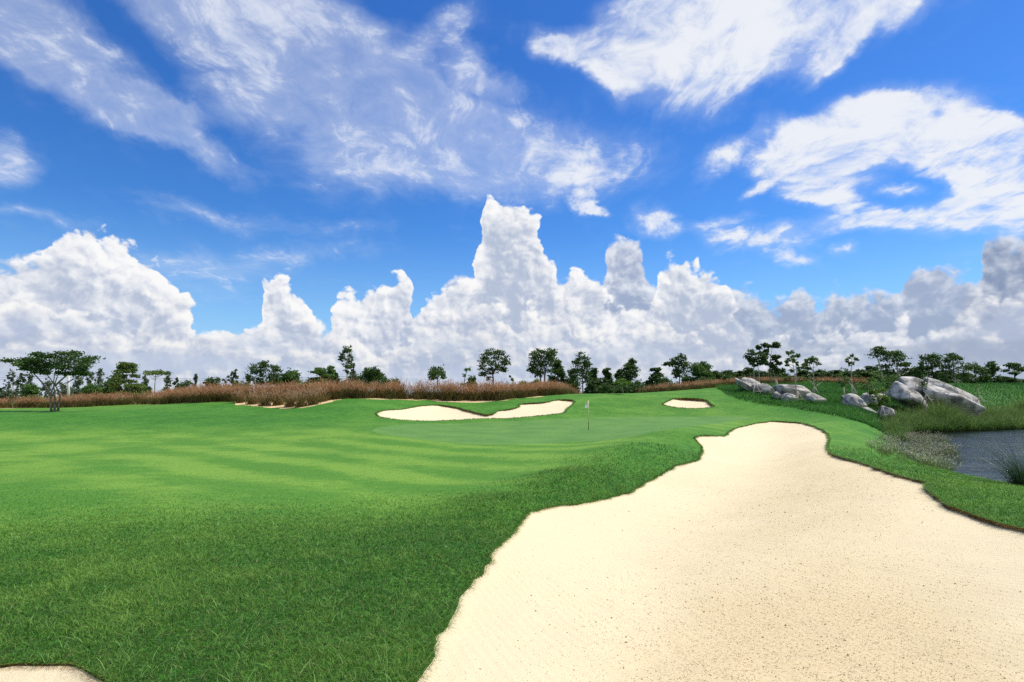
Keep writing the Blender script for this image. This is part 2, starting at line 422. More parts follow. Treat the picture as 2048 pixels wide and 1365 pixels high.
spots(900, [(1100, 6.6), (1025, 9.6), (990, 11.8), (962, 14.8), (930, 18.8), (906, 23), (889, 27), (862, 36), (846, 44), (839, 47), (826, 51), (812, 55), (800, 59), (797, 63), (796, 75)] + far_end)
spots(1050, [(1003, 10.4), (978, 12.2), (948, 15.6), (912, 21), (889, 27), (862, 37), (845, 44), (835, 47), (823, 50.5), (805, 56), (798, 60), (794, 64), (794, 75)] + far_end)
spots(1150, [(935, 15), (905, 21), (886, 28), (862, 37), (843, 45), (836, 47), (820, 51), (800, 57), (790, 63), (788, 68), (792, 80)] + far_end)
spots(1250, [(888, 22), (872, 29), (856, 38), (835, 47), (812, 53), (789, 61), (788, 68), (796, 85)] + far_end)
spots(1380, [(858, 27), (852, 34), (846, 39), (836, 46), (818, 50), (797, 55.5), (783, 62), (780, 66), (779, 74), (784, 90), (797, 160), (797, 300)])
spots(1500, [(836, 43.5), (830, 46), (808, 51), (787, 57), (776, 65), (769, 72), (776, 95), (797, 160), (797, 300)])
spots(1620, [(842, 40), (834, 43), (806, 50), (786, 57), (774, 66), (768, 74), (776, 95), (797, 160), (797, 300)])
spots(1740, [(884, 28), (868, 32), (850, 37), (830, 43), (812, 49), (792, 56), (776, 66), (768, 76), (774, 95), (797, 160), (797, 300)])
# left shoulder of the long bunker, then the sand itself
for p in [(1385, 865, 25.5), (1290, 888, 20.5), (1150, 942, 13.9), (1000, 997, 9.9), (1400, 893, 24.3), (1300, 960, 15.8), (1200, 995, 12.3), (1060, 1020, 10.1), (1040, 1045, 9.0),
          (950, 1160, 5.75), (900, 1240, 4.65), (830, 1365, 3.4), (860, 1165, 5.5), (760, 1250, 4.25),
          (1100, 1365, 3.5), (1500, 1365, 3.65), (2048, 1365, 3.75), (2500, 1365, 3.8), (1400, 1200, 5.4), (1900, 1200, 5.2), (1500, 1100, 7.4), (1800, 1080, 7.4), (1550, 1000, 12.0), (1550, 950, 16.8), (1560, 905, 24),
          (1560, 870, 32), (1560, 848, 40.5), (1440, 872, 28.5), (1470, 858, 34.5), (1650, 868, 30),
          (2048, 1058, 7.3), (2300, 1160, 5.0), (1855, 963, 11.6), (1870, 985, 10.4), (1660, 908, 19.0), (1655, 880, 25), (1640, 862, 31), (1600, 846, 39.5), (2500, 1250, 4.1),
          (1720, 888, 25.5), (1780, 912, 20.0), (1860, 938, 15.2), (1960, 960, 13.3), (2048, 972, 12.2), (2300, 985, 11.5), (2600, 990, 11.2), (2048, 1010, 9.3)]:
    SPOT.append((p[0], p[2], (HY - p[1]) / F * p[2]))
# pond: rim at the waterline and bed, then the far bank and field
POND = [(1775, 874), (1782, 888), (1810, 908), (1850, 930), (1900, 948), (1960, 963), (2048, 980), (2200, 1000), (2500, 1020), (3000, 1000), (3000, 880), (2500, 862), (2200, 858), (2048, 857), (1950, 861), (1850, 865), (1800, 868)]
POND_W = [((px - CX) / F * (-WZ * F / (py - HY)), -WZ * F / (py - HY)) for px, py in POND]
for (x, y), (px, py) in zip(POND_W, POND):
    SPOT.append((px, y, WZ))
for px, Y, z in ((1900, 28, -3.7), (2000, 24, -3.7), (1850, 35, -3.6), (2048, 34, -3.8), (2300, 20, -3.8), (2300, 36, -3.8), (2700, 24, -3.8)): SPOT.append((px, Y, z))
spots(1900, [(840, 50.5), (822, 54), (806, 59), (786, 66), (770, 76), (770, 95), (797, 160), (797, 300)])
spots(2048, [(838, 54), (818, 58), (796, 66), (776, 76), (769, 84), (775, 100), (797, 160), (797, 300)])
for px in (2400, 3000): spots(px, [(838, 56), (815, 60), (795, 66), (774, 78), (769, 84), (775, 100), (797, 160), (797, 300)])
SPOT = np.array(SPOT)
def warpc(px, Y): return np.stack([np.asarray(px) / 420.0, 1.9 * np.log(Y)], -1)
def tps_k(a, b):
    r2 = ((a[:, None, :] - b[None, :, :]) ** 2).sum(-1)
    return np.where(r2 > 1e-12, 0.5 * r2 * np.log(r2 + 1e-12), 0)
SP = warpc(SPOT[:, 0], SPOT[:, 1])
def tps_fit(S, val, lam=0.0):
    n = len(S); A = np.zeros((n + 3, n + 3)); A[:n, :n] = tps_k(S, S) + lam * np.eye(n)
    A[:n, n] = 1; A[:n, n + 1:] = S; A[n, :n] = 1; A[n + 1:, :n] = S.T
    return np.linalg.solve(A, np.concatenate([val, np.zeros(3)]))
TW = tps_fit(SP, SPOT[:, 2], 0.004)
def tps_eval(S, w, q):
    out = np.empty(len(q))
    for i in range(0, len(q), 20000):
        k = q[i:i + 20000]
        out[i:i + 20000] = tps_k(k, S) @ w[:-3] + w[-3] + k @ w[-2:]
    return out
def zground(x, y):
    x = np.atleast_1d(np.asarray(x, float)); y = np.atleast_1d(np.asarray(y, float))
    Yc = np.clip(y, 2.6, 260)
    px = np.clip(CX + x / np.maximum(y, 2.6) * F, -800, 2900)
    z = tps_eval(SP, TW, warpc(px, Yc))
    near = np.clip(1 - Yc / 120, 0, 1)
    z = z + near * (0.10 * (fbm(x / 3.1, y / 3.1, 3, 3) - 0.5) * np.clip(Yc / 14, 0.25, 1) + 0.02 * (fbm(x / 0.55, y / 0.55, 9, 3) - 0.5))
    f = np.clip((np.hypot(x, y) - 150) / 110, 0, 1)
    return z * (1 - f) - 2.2 * f
def hit(px, py, Y0=2.7, Y1=120):
    """where the line of sight through (px, py) meets the ground"""
    Y = np.exp(np.linspace(math.log(Y0), math.log(Y1), 1500))
    d = (HY - py) / F * Y - zground((px - CX) / F * Y, Y)
    k = np.argmax(d <= 0) if (d <= 0).any() else len(Y) - 1
    return np.array([(px - CX) / F * Y[k], Y[k], (HY - py) / F * Y[k]])

def catmull(pts, n, closed=True):
    pts = np.asarray(pts, float); m = len(pts); out = []
    for i in range(m):
        p0, p1, p2, p3 = pts[(i - 1) % m], pts[i], pts[(i + 1) % m], pts[(i + 2) % m]
        k = max(2, int(np.ceil(np.linalg.norm(p2 - p1) / n)))
        for t in np.linspace(0, 1, k, endpoint=False):
            a = np.linalg.norm(p1 - p0) ** .5 + 1e-6; b = np.linalg.norm(p2 - p1) ** .5 + 1e-6; c = np.linalg.norm(p3 - p2) ** .5 + 1e-6
            m1 = (p1 - p0) / a - (p2 - p0) / (a + b) + (p2 - p1) / b; m2 = (p2 - p1) / b - (p3 - p1) / (b + c) + (p3 - p2) / c
            m1 *= b; m2 *= b
            out.append((2 * t**3 - 3 * t**2 + 1) * p1 + (t**3 - 2 * t**2 + t) * m1 + (-2 * t**3 + 3 * t**2) * p2 + (t**3 - t**2) * m2)
    return np.array(out)
def outline(pix, step, jag=0.0, seed=0):
    w = np.array([hit(px, py)[:2] for px, py in pix])
    c = catmull(w, step)
    if jag:
        s = np.cumsum(np.r_[0, np.linalg.norm(np.diff(c, axis=0), axis=1)])
        tn = np.roll(c, -1, 0) - np.roll(c, 1, 0); tn /= np.linalg.norm(tn, axis=1, keepdims=True) + 1e-9
        nn = np.stack([tn[:, 1], -tn[:, 0]], -1)
        c = c + nn * (jag * 2 * (fbm(s / 0.5, s * 0 + 3.3, seed, 4) - 0.5))[:, None]
    return c
def inside(poly, x, y):
    r = np.zeros(np.shape(x), bool); n = len(poly)
    for i in range(n):
        x1, y1 = poly[i]; x2, y2 = poly[(i + 1) % n]
        if y1 == y2: continue
        c = (y1 > y) != (y2 > y)
        r ^= c & (x < (x2 - x1) * (y - y1) / (y2 - y1) + x1)
    return r
def dist_poly(poly, x, y):
    q = np.stack([x, y], -1); best = np.full(len(q), 1e9); arg = np.zeros(len(q), int)
    for i in range(len(poly)):
        a, b = poly[i], poly[(i + 1) % len(poly)]
        ab = b - a; t = np.clip(((q - a) @ ab) / (ab @ ab + 1e-12), 0, 1)
        d = np.hypot(*(q - a - t[:, None] * ab).T)
        m = d < best; best[m] = d[m]; arg[m] = i
    return best, arg

# outlines of the bunkers, the putting green and the bare sandy beds
BIG = [(760, 1480), (830, 1365), (852, 1325), (876, 1285), (900, 1240), (925, 1198), (950, 1160), (985, 1115), (1012, 1085), (1036, 1058), (1045, 1040), (1058, 1026), (1085, 1018), (1125, 1012), (1180, 1003), (1225, 996), (1262, 984),
       (1300, 964), (1325, 950), (1348, 935), (1372, 927), (1396, 921), (1400, 911), (1404, 902), (1401, 891), (1394, 883), (1390, 878), (1402, 874), (1432, 873), (1452, 871), (1462, 862), (1485, 854), (1520, 846),
       (1555, 843), (1590, 845), (1618, 850), (1640, 858), (1653, 867), (1658, 878), (1655, 892), (1660, 905), (1680, 914), (1710, 922), (1750, 935), (1790, 948), (1825, 958), (1856, 965), (1850, 975), (1858, 985),
       (1875, 998), (1910, 1015), (1960, 1035), (2048, 1059), (2200, 1100), (2420, 1160), (2620, 1300), (2600, 1480)]
BACK = [(752, 829), (760, 824), (775, 821), (800, 820), (840, 813), (880, 811), (905, 814), (930, 820), (955, 826), (975, 830), (985, 829), (998, 822), (1015, 820), (1035, 816), (1042, 809), (1062, 807), (1090, 805), (1120, 800), (1140, 800), (1149, 804),
        (1142, 812), (1132, 820), (1128, 826), (1100, 830), (1060, 834), (1010, 838), (960, 838), (905, 841), (850, 843), (800, 840), (765, 836)]
SMALL = [(1326, 810), (1334, 804), (1350, 798), (1372, 797), (1395, 798), (1412, 801), (1420, 807), (1428, 813), (1420, 816), (1395, 818), (1365, 817), (1342, 814)]
CORNER = [(-260, 1330), (-100, 1328), (0, 1331), (30, 1327), (60, 1326), (100, 1327), (140, 1328), (165, 1333), (190, 1346), (214, 1362), (230, 1400), (200, 1500), (-260, 1500)]
GREEN = [(745, 862), (780, 852), (840, 848), (905, 848), (960, 845), (1040, 842), (1120, 838), (1200, 835), (1290, 834), (1400, 834), (1470, 834), (1500, 836), (1470, 842), (1400, 851), (1345, 858), (1290, 869), (1240, 877), (1150, 884), (1060, 889), (980, 890), (900, 886), (830, 878), (775, 870)]
RIM = {'long': outline(BIG, 0.14, 0.10, 1), 'back': outline(BACK, 0.3, 0.10, 2), 'small': outline(SMALL, 0.3, 0.08, 3), 'corner': outline(CORNER, 0.08, 0.03, 4)}
GREEN_W = outline(GREEN, 0.6)
SUN2 = np.array([math.sin(SUN_AZ), math.cos(SUN_AZ)])

def poly_normals(c):
    tn = np.roll(c, -1, 0) - np.roll(c, 1, 0); tn /= np.linalg.norm(tn, axis=1, keepdims=True) + 1e-9
    area = 0.5 * np.sum(c[:, 0] * np.roll(c[:, 1], -1) - np.roll(c[:, 0], -1) * c[:, 1])
    n = np.stack([tn[:, 1], -tn[:, 0]], -1)
    return n if area > 0 else -n          # outward
LIPDEF = {'long': (0.025, 0.085), 'back': (0.03, 0.17), 'small': (0.03, 0.24), 'corner': (0.035, 0.0)}
LIP = {}
for k, c in RIM.items():
    n = poly_normals(c); a, b = LIPDEF[k]
    l = a + b * np.clip(n @ SUN2 * 0.6 + n[:, 1] * 0.4 + 0.05, 0, 1) ** 0.7
    if k == 'long': l = np.where((c[:, 0] > 1.0) & (n[:, 0] > 0.1), np.maximum(l, 0.075), l)
    l = l * (0.55 + 0.9 * fbm(c[:, 0] / 0.8, c[:, 1] / 0.8, 88, 3))
    for _ in range(3): l = (np.roll(l, 1) + l + np.roll(l, -1)) / 3
    LIP[k] = l

# ---- the lawn sheet: survey grid fanning out from the viewpoint, out to the horizon, cut by the outlines
pts = []
Ys = np.exp(np.arange(math.log(2.0), math.log(170), 0.019)); S = np.arange(-1.3, 1.3001, 0.0155)
gx = (S[None, :] * Ys[:, None]); gy = np.repeat(Ys[:, None], len(S), 1)
jit = 0.0
inner = np.stack([gx.ravel(), gy.ravel()], -1)
ring = []
for r in [0.8, 1.6, 2.6, 4, 6, 9, 14, 20, 30, 45, 65, 95, 140, 180, 220, 260, 320, 450, 700, 1200, 2200, 4500]:
    for a in np.linspace(0, 2 * math.pi, 72, endpoint=False):
        x, y = r * math.sin(a), r * math.cos(a)
        if not (1.95 < y < 172 and abs(x) < 1.31 * y): ring.append((x, y))
P2 = np.vstack([inner, np.array(ring)])
# keep grid points clear of the outlines
for c in list(RIM.values()) + [GREEN_W]:
    lo, hi = c.min(0) - 1, c.max(0) + 1
    m = (P2 > lo).all(1) & (P2 < hi).all(1); idx = np.where(m)[0]
    d, _ = dist_poly(c, P2[idx, 0], P2[idx, 1])
    sp = np.linalg.norm(np.roll(c, -1, 0) - c, axis=1).mean()
    P2 = np.delete(P2, idx[d < 0.45 * sp], 0)
allp = [P2]; edges = []; base = len(P2)
loops = {}
for k, c in list(RIM.items()) + [('green', GREEN_W)]:
    n = len(c); loops[k] = base; edges += [(base + i, base + (i + 1) % n) for i in range(n)]
    allp.append(c); base += n
allp = np.vstack(allp)
res = delaunay_2d_cdt([Vector(p) for p in allp], edges, [], 0, 1e-5, False)
V2 = np.array([v[:] for v in res[0]]); T3 = np.array([f[:] for f in res[2] if len(f) == 3])
cen = V2[T3].mean(1)
def fix_ccw(T):
    a, b, c = V2[T[:, 0]], V2[T[:, 1]], V2[T[:, 2]]
    s = (b[:, 0] - a[:, 0]) * (c[:, 1] - a[:, 1]) - (b[:, 1] - a[:, 1]) * (c[:, 0] - a[:, 0])
    T = T.copy(); T[s < 0] = T[s < 0][:, ::-1]; return T[np.abs(s) > 1e-9]
cls = np.zeros(len(T3), int)
for i, (k, c) in enumerate(list(RIM.items()) + [('green', GREEN_W)]):
    cls[inside(c, cen[:, 0], cen[:, 1])] = i + 1
ZG = zground(V2[:, 0], V2[:, 1])

# turf tone: 1 = dense rough, 0 = fairway, spotted by hand; also paints slope shade and lit crests
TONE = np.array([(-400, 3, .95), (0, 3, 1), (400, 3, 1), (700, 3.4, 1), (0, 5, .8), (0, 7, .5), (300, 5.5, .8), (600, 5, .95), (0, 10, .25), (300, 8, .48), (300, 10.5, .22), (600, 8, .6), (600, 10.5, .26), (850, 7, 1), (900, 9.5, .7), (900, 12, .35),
                 (1000, 9.6, 1.1), (1060, 10.6, 1.25), (1150, 13, 1.3), (1220, 14, 1.35), (1290, 18.5, 1.25), (1390, 24.6, 1.0), (1130, 16.5, .15), (1260, 23, .2), (1020, 11.5, .2), (1360, 29, .3), (0, 16, .15), (300, 16, .1), (600, 16, .05), (900, 16, .1), (1100, 18, .3), (600, 22, .1), (900, 22, .2), (0, 24, .1), (300, 24, 0), (300, 30, 0), (0, 30, .05), (600, 31, 0),  # first points paint the bunker shoulder's shaded face dark, its lit top light
                 (0, 36, .9), (0, 42, 1), (300, 35, .85), (300, 42, 1.1), (600, 37, .95), (600, 44, 1.1), (0, 33, .2), (300, 32.2, 0), (600, 33.5, .1), (0, 55, .4), (300, 56, .5), (720, 48, .8), (900, 55, .9), (1100, 58, .9), (1250, 54, .6), (1380, 60, .7), (1250, 62, .4), (1450, 60, .7), (1480, 45, .5), (1640, 40, .6), (1700, 30, .55),  # back mound's shaded face painted dark, its crest line light
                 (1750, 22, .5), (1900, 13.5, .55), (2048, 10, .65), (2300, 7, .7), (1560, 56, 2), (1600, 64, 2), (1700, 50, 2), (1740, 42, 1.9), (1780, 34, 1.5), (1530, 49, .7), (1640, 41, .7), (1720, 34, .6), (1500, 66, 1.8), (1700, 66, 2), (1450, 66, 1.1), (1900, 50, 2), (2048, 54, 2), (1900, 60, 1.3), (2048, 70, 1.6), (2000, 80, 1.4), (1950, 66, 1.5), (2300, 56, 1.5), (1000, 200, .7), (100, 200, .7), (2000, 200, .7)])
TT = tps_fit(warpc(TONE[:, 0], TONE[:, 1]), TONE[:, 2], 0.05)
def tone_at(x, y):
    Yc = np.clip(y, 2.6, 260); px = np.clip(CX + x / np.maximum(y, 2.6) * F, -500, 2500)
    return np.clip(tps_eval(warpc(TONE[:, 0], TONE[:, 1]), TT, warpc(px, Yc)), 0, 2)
RGH_SHADE = tone_at(V2[:, 0], V2[:, 1])
# bare sandy ground under the hedge of red grass
BED_L = [(-60, 818), (90, 816), (170, 812), (205, 813), (240, 809), (320, 809), (400, 806), (462, 804), (470, 810), (540, 816), (600, 817), (640, 810), (668, 802), (690, 797), (740, 799), (800, 800), (850, 801), (900, 804), (960, 805), (1010, 802), (1030, 797), (1080, 794), (1140, 788), (1190, 787)]
def bed_mask(x, y):
    fr = np.array([hit(px, py, 30)[:2] for px, py in BED_L])
    a = np.arctan2(x, y); fa = np.arctan2(fr[:, 0], fr[:, 1]); fd = np.hypot(fr[:, 0], fr[:, 1])
    d = np.hypot(x, y) - np.interp(a, fa, fd)
    m = np.clip(d / 0.25 + 0.5, 0, 1) * np.clip((16 - d) / 1, 0, 1)
    return m * (a > fa[0]) * (a < fa[-1])
BED = bed_mask(V2[:, 0], V2[:, 1])

# ---- materials of the ground
mat_lawn, t = material('turf')
pos = geo_pos(t); p3 = pos
rg = t.attr('rough'); bed = t.attr('bed')  # rough carries grass density and the painted slope shade
n1 = t.noise(pos, 0.35, 3, 0.55); n2 = t.noise(pos, 2.4, 5, 0.6); n3 = t.noise(pos, 22.0, 6, 0.72); n4 = t.noise(pos, 130.0, 3, 0.7)
px_, py_, pz_ = t.sep(pos)
# mowing lines curving across the fairway
mow = t.n('ShaderNodeTexWave', wave_type='BANDS', bands_direction='X', wave_profile='SIN')
t.put(mow.inputs['Vector'], t.mapping(pos, (1, 1, 0), (0, 0, math.radians(-52)))); mow.inputs['Scale'].default_value = 0.105; mow.inputs['Distortion'].default_value = 2.2
mow.inputs['Detail'].default_value = 2; mow.inputs['Detail Scale'].default_value = 0.4
hollow = t.smooth(t.vm('LENGTH', t.vm('MULTIPLY', t.vm('SUBTRACT', pos, (-3.5, 21.0, -2.2)), (1.0, 1.0, 0.0))), 13.0, 5.0, 0.35, 1.0)
mw = t.m('MULTIPLY', t.m('MULTIPLY', t.m('SUBTRACT', mow.outputs['Fac'], 0.5), t.m('SUBTRACT', 1.0, rg, clamp=True)), hollow)
fair = t.mix(t.smooth(t.m('ADD', t.m('ADD', n1, t.m('MULTIPLY', mw, 0.42)), t.m('MULTIPLY', t.m('SUBTRACT', n2, 0.5), 0.5)), 0.3, 0.72), (0.074, 0.208, 0.025), (0.150, 0.295, 0.042))
rough_shade_c = t.mix(t.smooth(t.m('ADD', t.m('MULTIPLY', n2, 0.6), t.m('MULTIPLY', n1, 0.4)), 0.35, 0.68), (0.034, 0.150, 0.018), (0.072, 0.225, 0.026))
gcol = t.mix(rg, fair, rough_shade_c)
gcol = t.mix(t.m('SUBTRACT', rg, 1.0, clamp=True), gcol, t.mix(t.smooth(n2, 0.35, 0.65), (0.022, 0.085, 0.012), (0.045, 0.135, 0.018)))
gcol = t.mix(t.smooth(n3, 0.3, 0.72), t.mix(1.0, gcol, (0.58, 0.62, 0.60), 'MULTIPLY'), t.mix(1.0, gcol, (1.55, 1.38, 1.35), 'MULTIPLY'))
near_soil = t.m('MULTIPLY', t.smooth(t.vm('LENGTH', pos), 12.0, 5.0), 0.6)
gcol = t.mix(t.m('MULTIPLY', near_soil, t.smooth(n3, 0.6, 0.4)), gcol, (0.030, 0.038, 0.014))
straw = t.m('MULTIPLY', t.smooth(t.noise(pos, 60.0, 3, 0.6), 0.66, 0.74), t.smooth(n2, 0.48, 0.62))
gcol = t.mix(t.m('MULTIPLY', straw, 0.5), gcol, (0.42, 0.36, 0.14))
bsand = t.mix(t.smooth(n3, 0.35, 0.65), (0.62, 0.44, 0.22), (0.75, 0.58, 0.34))
bedm = t.smooth(t.m('ADD', bed, t.m('MULTIPLY', t.m('SUBTRACT', t.noise(pos, 1.3, 4, 0.6), 0.5), 0.5)), 0.4, 0.6)
gcol = t.mix(bedm, gcol, bsand)
hgt = t.m('ADD', t.m('MULTIPLY', n3, 0.7), t.m('MULTIPLY', n4, 0.35))
finish(t, gcol, 0.85, 0.12, hgt, t.lin(rg, 0, 1, 0.18, 0.5), 0.05)

mat_green, t = material('putting_turf')
pos = geo_pos(t)
g1 = t.noise(pos, 0.5, 4, 0.5); g2 = t.noise(pos, 9.0, 5, 0.65)
c = t.mix(t.smooth(g1, 0.3, 0.7), (0.085, 0.205, 0.042), (0.115, 0.245, 0.050))
c = t.mix(t.smooth(g2, 0.3, 0.7), t.mix(1.0, c, (0.9, 0.92, 0.9), 'MULTIPLY'), t.mix(1.0, c, (1.1, 1.06, 1.05), 'MULTIPLY'))
finish(t, c, 0.8, 0.15, g2, 0.15, 0.02)

mat_soil, t = material('cut_soil')
pos = geo_pos(t)
s1 = t.m('ADD', t.m('MULTIPLY', t.noise(pos, 30, 5, 0.65), 0.65), t.m('MULTIPLY', t.noise(pos, 2.3, 3, 0.5), 0.35))
finish(t, t.ramp(s1, [(0.32, (0.035, 0.02, 0.009)), (0.5, (0.12, 0.07, 0.028)), (0.66, (0.40, 0.26, 0.11))]), 0.95, 0.1, s1, 0.8, 0.03)

mat_sand, t = material('bunker_sand')
pos = geo_pos(t)
px_, py_, pz_ = t.sep(pos)
s1 = t.noise(pos, 0.55, 4, 0.55); s2 = t.noise(pos, 5.0, 5, 0.6); s3 = t.noise(pos, 55.0, 4, 0.65); s4 = t.noise(pos, 190.0, 2, 0.6)
pit = t.attr('pit')
damp = t.smooth(t.m('ADD', t.m('ADD', t.m('MULTIPLY', s1, 0.5), t.m('MULTIPLY', pit, 0.62)), t.m('MULTIPLY', t.m('SUBTRACT', s2, 0.5), 0.3)), 0.3, 0.85)
c = t.mix(damp, (0.715, 0.61, 0.40), (0.635, 0.515, 0.305))
s5 = t.noise(t.mapping(pos, (1.0, 1.7, 1), (0, 0, math.radians(25))), 42.0, 3, 0.6)
thr = t.lin(pit, 0, 1, 0.68, 0.585)
spk = t.smooth(t.m('SUBTRACT', s5, thr), 0.0, 0.07)
c = t.mix(t.m('MULTIPLY', spk, 0.9), c, (0.17, 0.105, 0.05))  # shade of the small dents painted into the sand colour
c = t.mix(t.smooth(s4, 0.35, 0.7, 0.0, 0.25), c, (0.74, 0.64, 0.46))
# rake furrows
rk = t.n('ShaderNodeTexWave', wave_type='BANDS', bands_direction='X', wave_profile='SIN')
t.put(rk.inputs['Vector'], t.mapping(pos, (1, 1, 0), (0, 0, math.radians(-20)))); rk.inputs['Scale'].default_value = 3.4; rk.inputs['Distortion'].default_value = 3.5
rk.inputs['Detail'].default_value = 2; rk.inputs['Detail Scale'].default_value = 0.35
hh = t.m('ADD', t.m('ADD', t.m('MULTIPLY', t.m('ADD', s3, t.m('MULTIPLY', spk, -0.9)), 1.0), t.m('MULTIPLY', s4, 0.4)), t.m('ADD', t.m('MULTIPLY', s2, 0.8), t.m('MULTIPLY', rk.outputs['Fac'], 0.2)))
finish(t, c, 0.95, 0.08, hh, 0.5, 0.028)

# ---- build lawn + lips, green, sand
lawn_t = fix_ccw(T3[cls == 0])
verts = [np.c_[V2, ZG]]; quads = []; nb = len(V2); at_r = [RGH_SHADE]; at_b = [BED]
for k, c in RIM.items():
    n = len(c); i0 = loops[k]; zt = zground(c[:, 0], c[:, 1])
    out_n = poly_normals(c)
    mid_ = np.c_[c + out_n * 0.02, zt - LIP[k] * 0.5]; low = np.c_[c + out_n * 0.00, zt - LIP[k] - 0.12]
    verts += [mid_, low]; at_r += [np.ones(2 * n)]; at_b += [np.zeros(2 * n)]
    i = np.arange(n); j = (i + 1) % n
    quads += [np.stack([i0 + i, i0 + j, nb + j, nb + i], -1), np.stack([nb + i, nb + j, nb + n + j, nb + n + i], -1)]
    nb += 2 * n
quads = np.vstack(quads)
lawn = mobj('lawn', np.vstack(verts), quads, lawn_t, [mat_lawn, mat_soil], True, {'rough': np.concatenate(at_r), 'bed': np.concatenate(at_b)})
mi = np.zeros(len(lawn.data.polygons), np.int32); mi[:len(quads)] = 1
lawn.data.polygons.foreach_set('material_index', mi)
tag(lawn, kind='structure')

PIT = np.array([(1050, 3.5, .05), (1250, 3.6, .55), (1450, 3.6, 1), (1700, 3.7, .95), (1950, 3.7, .8), (2200, 3.7, .3), (950, 5.2, .05), (1000, 7, .05), (1250, 5.6, .3), (1400, 5.4, .8), (1550, 6.2, .7), (1750, 5.6, .95), (1850, 4.6, 1), (1950, 6, .25), (2048, 4.9, .15),
                (1500, 9, .6), (1300, 9, .15), (1650, 10, .55), (1800, 9, .2), (1560, 14, .6), (1400, 14, .2), (1570, 22, .45), (1480, 24, .1), (1620, 30, .2), (1500, 34, .3)])
PTW = tps_fit(warpc(PIT[:, 0], PIT[:, 1]), PIT[:, 2], 0.05)
def pit_at(x, y):
    Yc = np.clip(y, 3.0, 50); px = np.clip(CX + x / np.maximum(y, 3.0) * F, 900, 2300)
    return np.clip(tps_eval(warpc(PIT[:, 0], PIT[:, 1]), PTW, warpc(px, Yc)), 0, 1)
def sub_sheet(name, tri, zfun, mat, pit=False):
    u, inv = np.unique(tri.ravel(), return_inverse=True)
    xy = V2[u]; o = mobj(name, np.c_[xy, zfun(u, xy)], None, inv.reshape(-1, 3), mat, True, {'pit': pit_at(xy[:, 0], xy[:, 1]) if pit else np.zeros(len(xy))})
    return tag(o, kind='structure')
sub_sheet('putting_green', fix_ccw(T3[cls == 5]), lambda u, xy: ZG[u], mat_green)

names = {'long': 'sand_bunker', 'back': 'sand_bunker', 'small': 'sand_bunker', 'corner': 'sand_bunker'}
def sand_z(k, x, y):
    d, a = dist_poly(RIM[k], x, y)
    z = zground(x, y)
    lip = LIP[k][a]
    bowl = {'long': 0.10, 'back': 0.16, 'small': 0.14, 'corner': 0.03}[k]; reach = {'long': 2.2, 'back': 1.5, 'small': 1.5, 'corner': 0.6}[k]
    avg = LIP[k].mean()
    f = np.clip(d / reach, 0, 1); f = f * f * (3 - 2 * f)
    rip = 0.03 * (fbm(x / 0.35, y / 0.35, 21, 3) - 0.5) * np.clip(d / 0.2, 0, 1) + 0.02 * np.clip(1 - d / 0.12, 0, 1)
    return z - (lip * (1 - f) + (avg + bowl) * f) + rip
for i, k in enumerate(RIM):
    sub_sheet(names[k], fix_ccw(T3[cls == i + 1]), lambda u, xy, k=k: sand_z(k, xy[:, 0], xy[:, 1]), mat_sand, pit=(k == 'long'))

# ---- pond
mat_water, t = material('pond_water')
pos = geo_pos(t)
w1 = t.noise(t.mapping(pos, (1.1, 3.2, 1), (0, 0, math.radians(-8))), 1.1, 5, 0.6, 0.3); w2 = t.noise(t.mapping(pos, (1, 2.0, 1)), 0.25, 3, 0.5)
hw = t.m('MULTIPLY', w1, t.smooth(w2, 0.3, 0.65, 0.45, 1.0))
b = finish(t, (0.012, 0.018, 0.016), 0.04, 0.5, hw, 0.6, 0.16)
b.inputs['IOR'].default_value = 1.33
pw = catmull(np.array(POND_W), 0.8)
cc = pw.mean(0)
pw2 = cc + (pw - cc) * 1.0
nrm = poly_normals(pw); pw2 = pw + nrm * 1.2
gxx, gyy = np.meshgrid(np.arange(pw2[:, 0].min(), pw2[:, 0].max(), 1.5), np.arange(pw2[:, 1].min(), pw2[:, 1].max(), 1.5))
m = inside(pw, gxx.ravel(), gyy.ravel())
pp = np.vstack([np.c_[gxx.ravel()[m], gyy.ravel()[m]], pw2])
nn_ = m.sum(); r2 = delaunay_2d_cdt([Vector(p) for p in pp], [(nn_ + i, nn_ + (i + 1) % len(pw2)) for i in range(len(pw2))], [], 1, 1e-5, False)
vv = np.array([v[:] for v in r2[0]])
pond = mobj('pond_water', np.c_[vv, np.full(len(vv), WZ)], None, np.array([f[:] for f in r2[2] if len(f) == 3]), mat_water, True)
tag(pond, kind='structure')
# ------------------------------------------------------------------ grass, reeds, plumes (mesh blades)
def blade_mat(name, lo, hi, base=None, tip=None, trans=0.35, rough=0.6):
    m, t = material(name)
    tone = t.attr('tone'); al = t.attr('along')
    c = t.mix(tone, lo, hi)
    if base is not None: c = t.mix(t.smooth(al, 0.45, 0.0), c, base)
    if tip is not None: c = t.mix(t.smooth(al, 0.55, 1.0), c, tip)
    finish(t, c, rough, 0.25, trans=c, trans_w=trans)
    return m

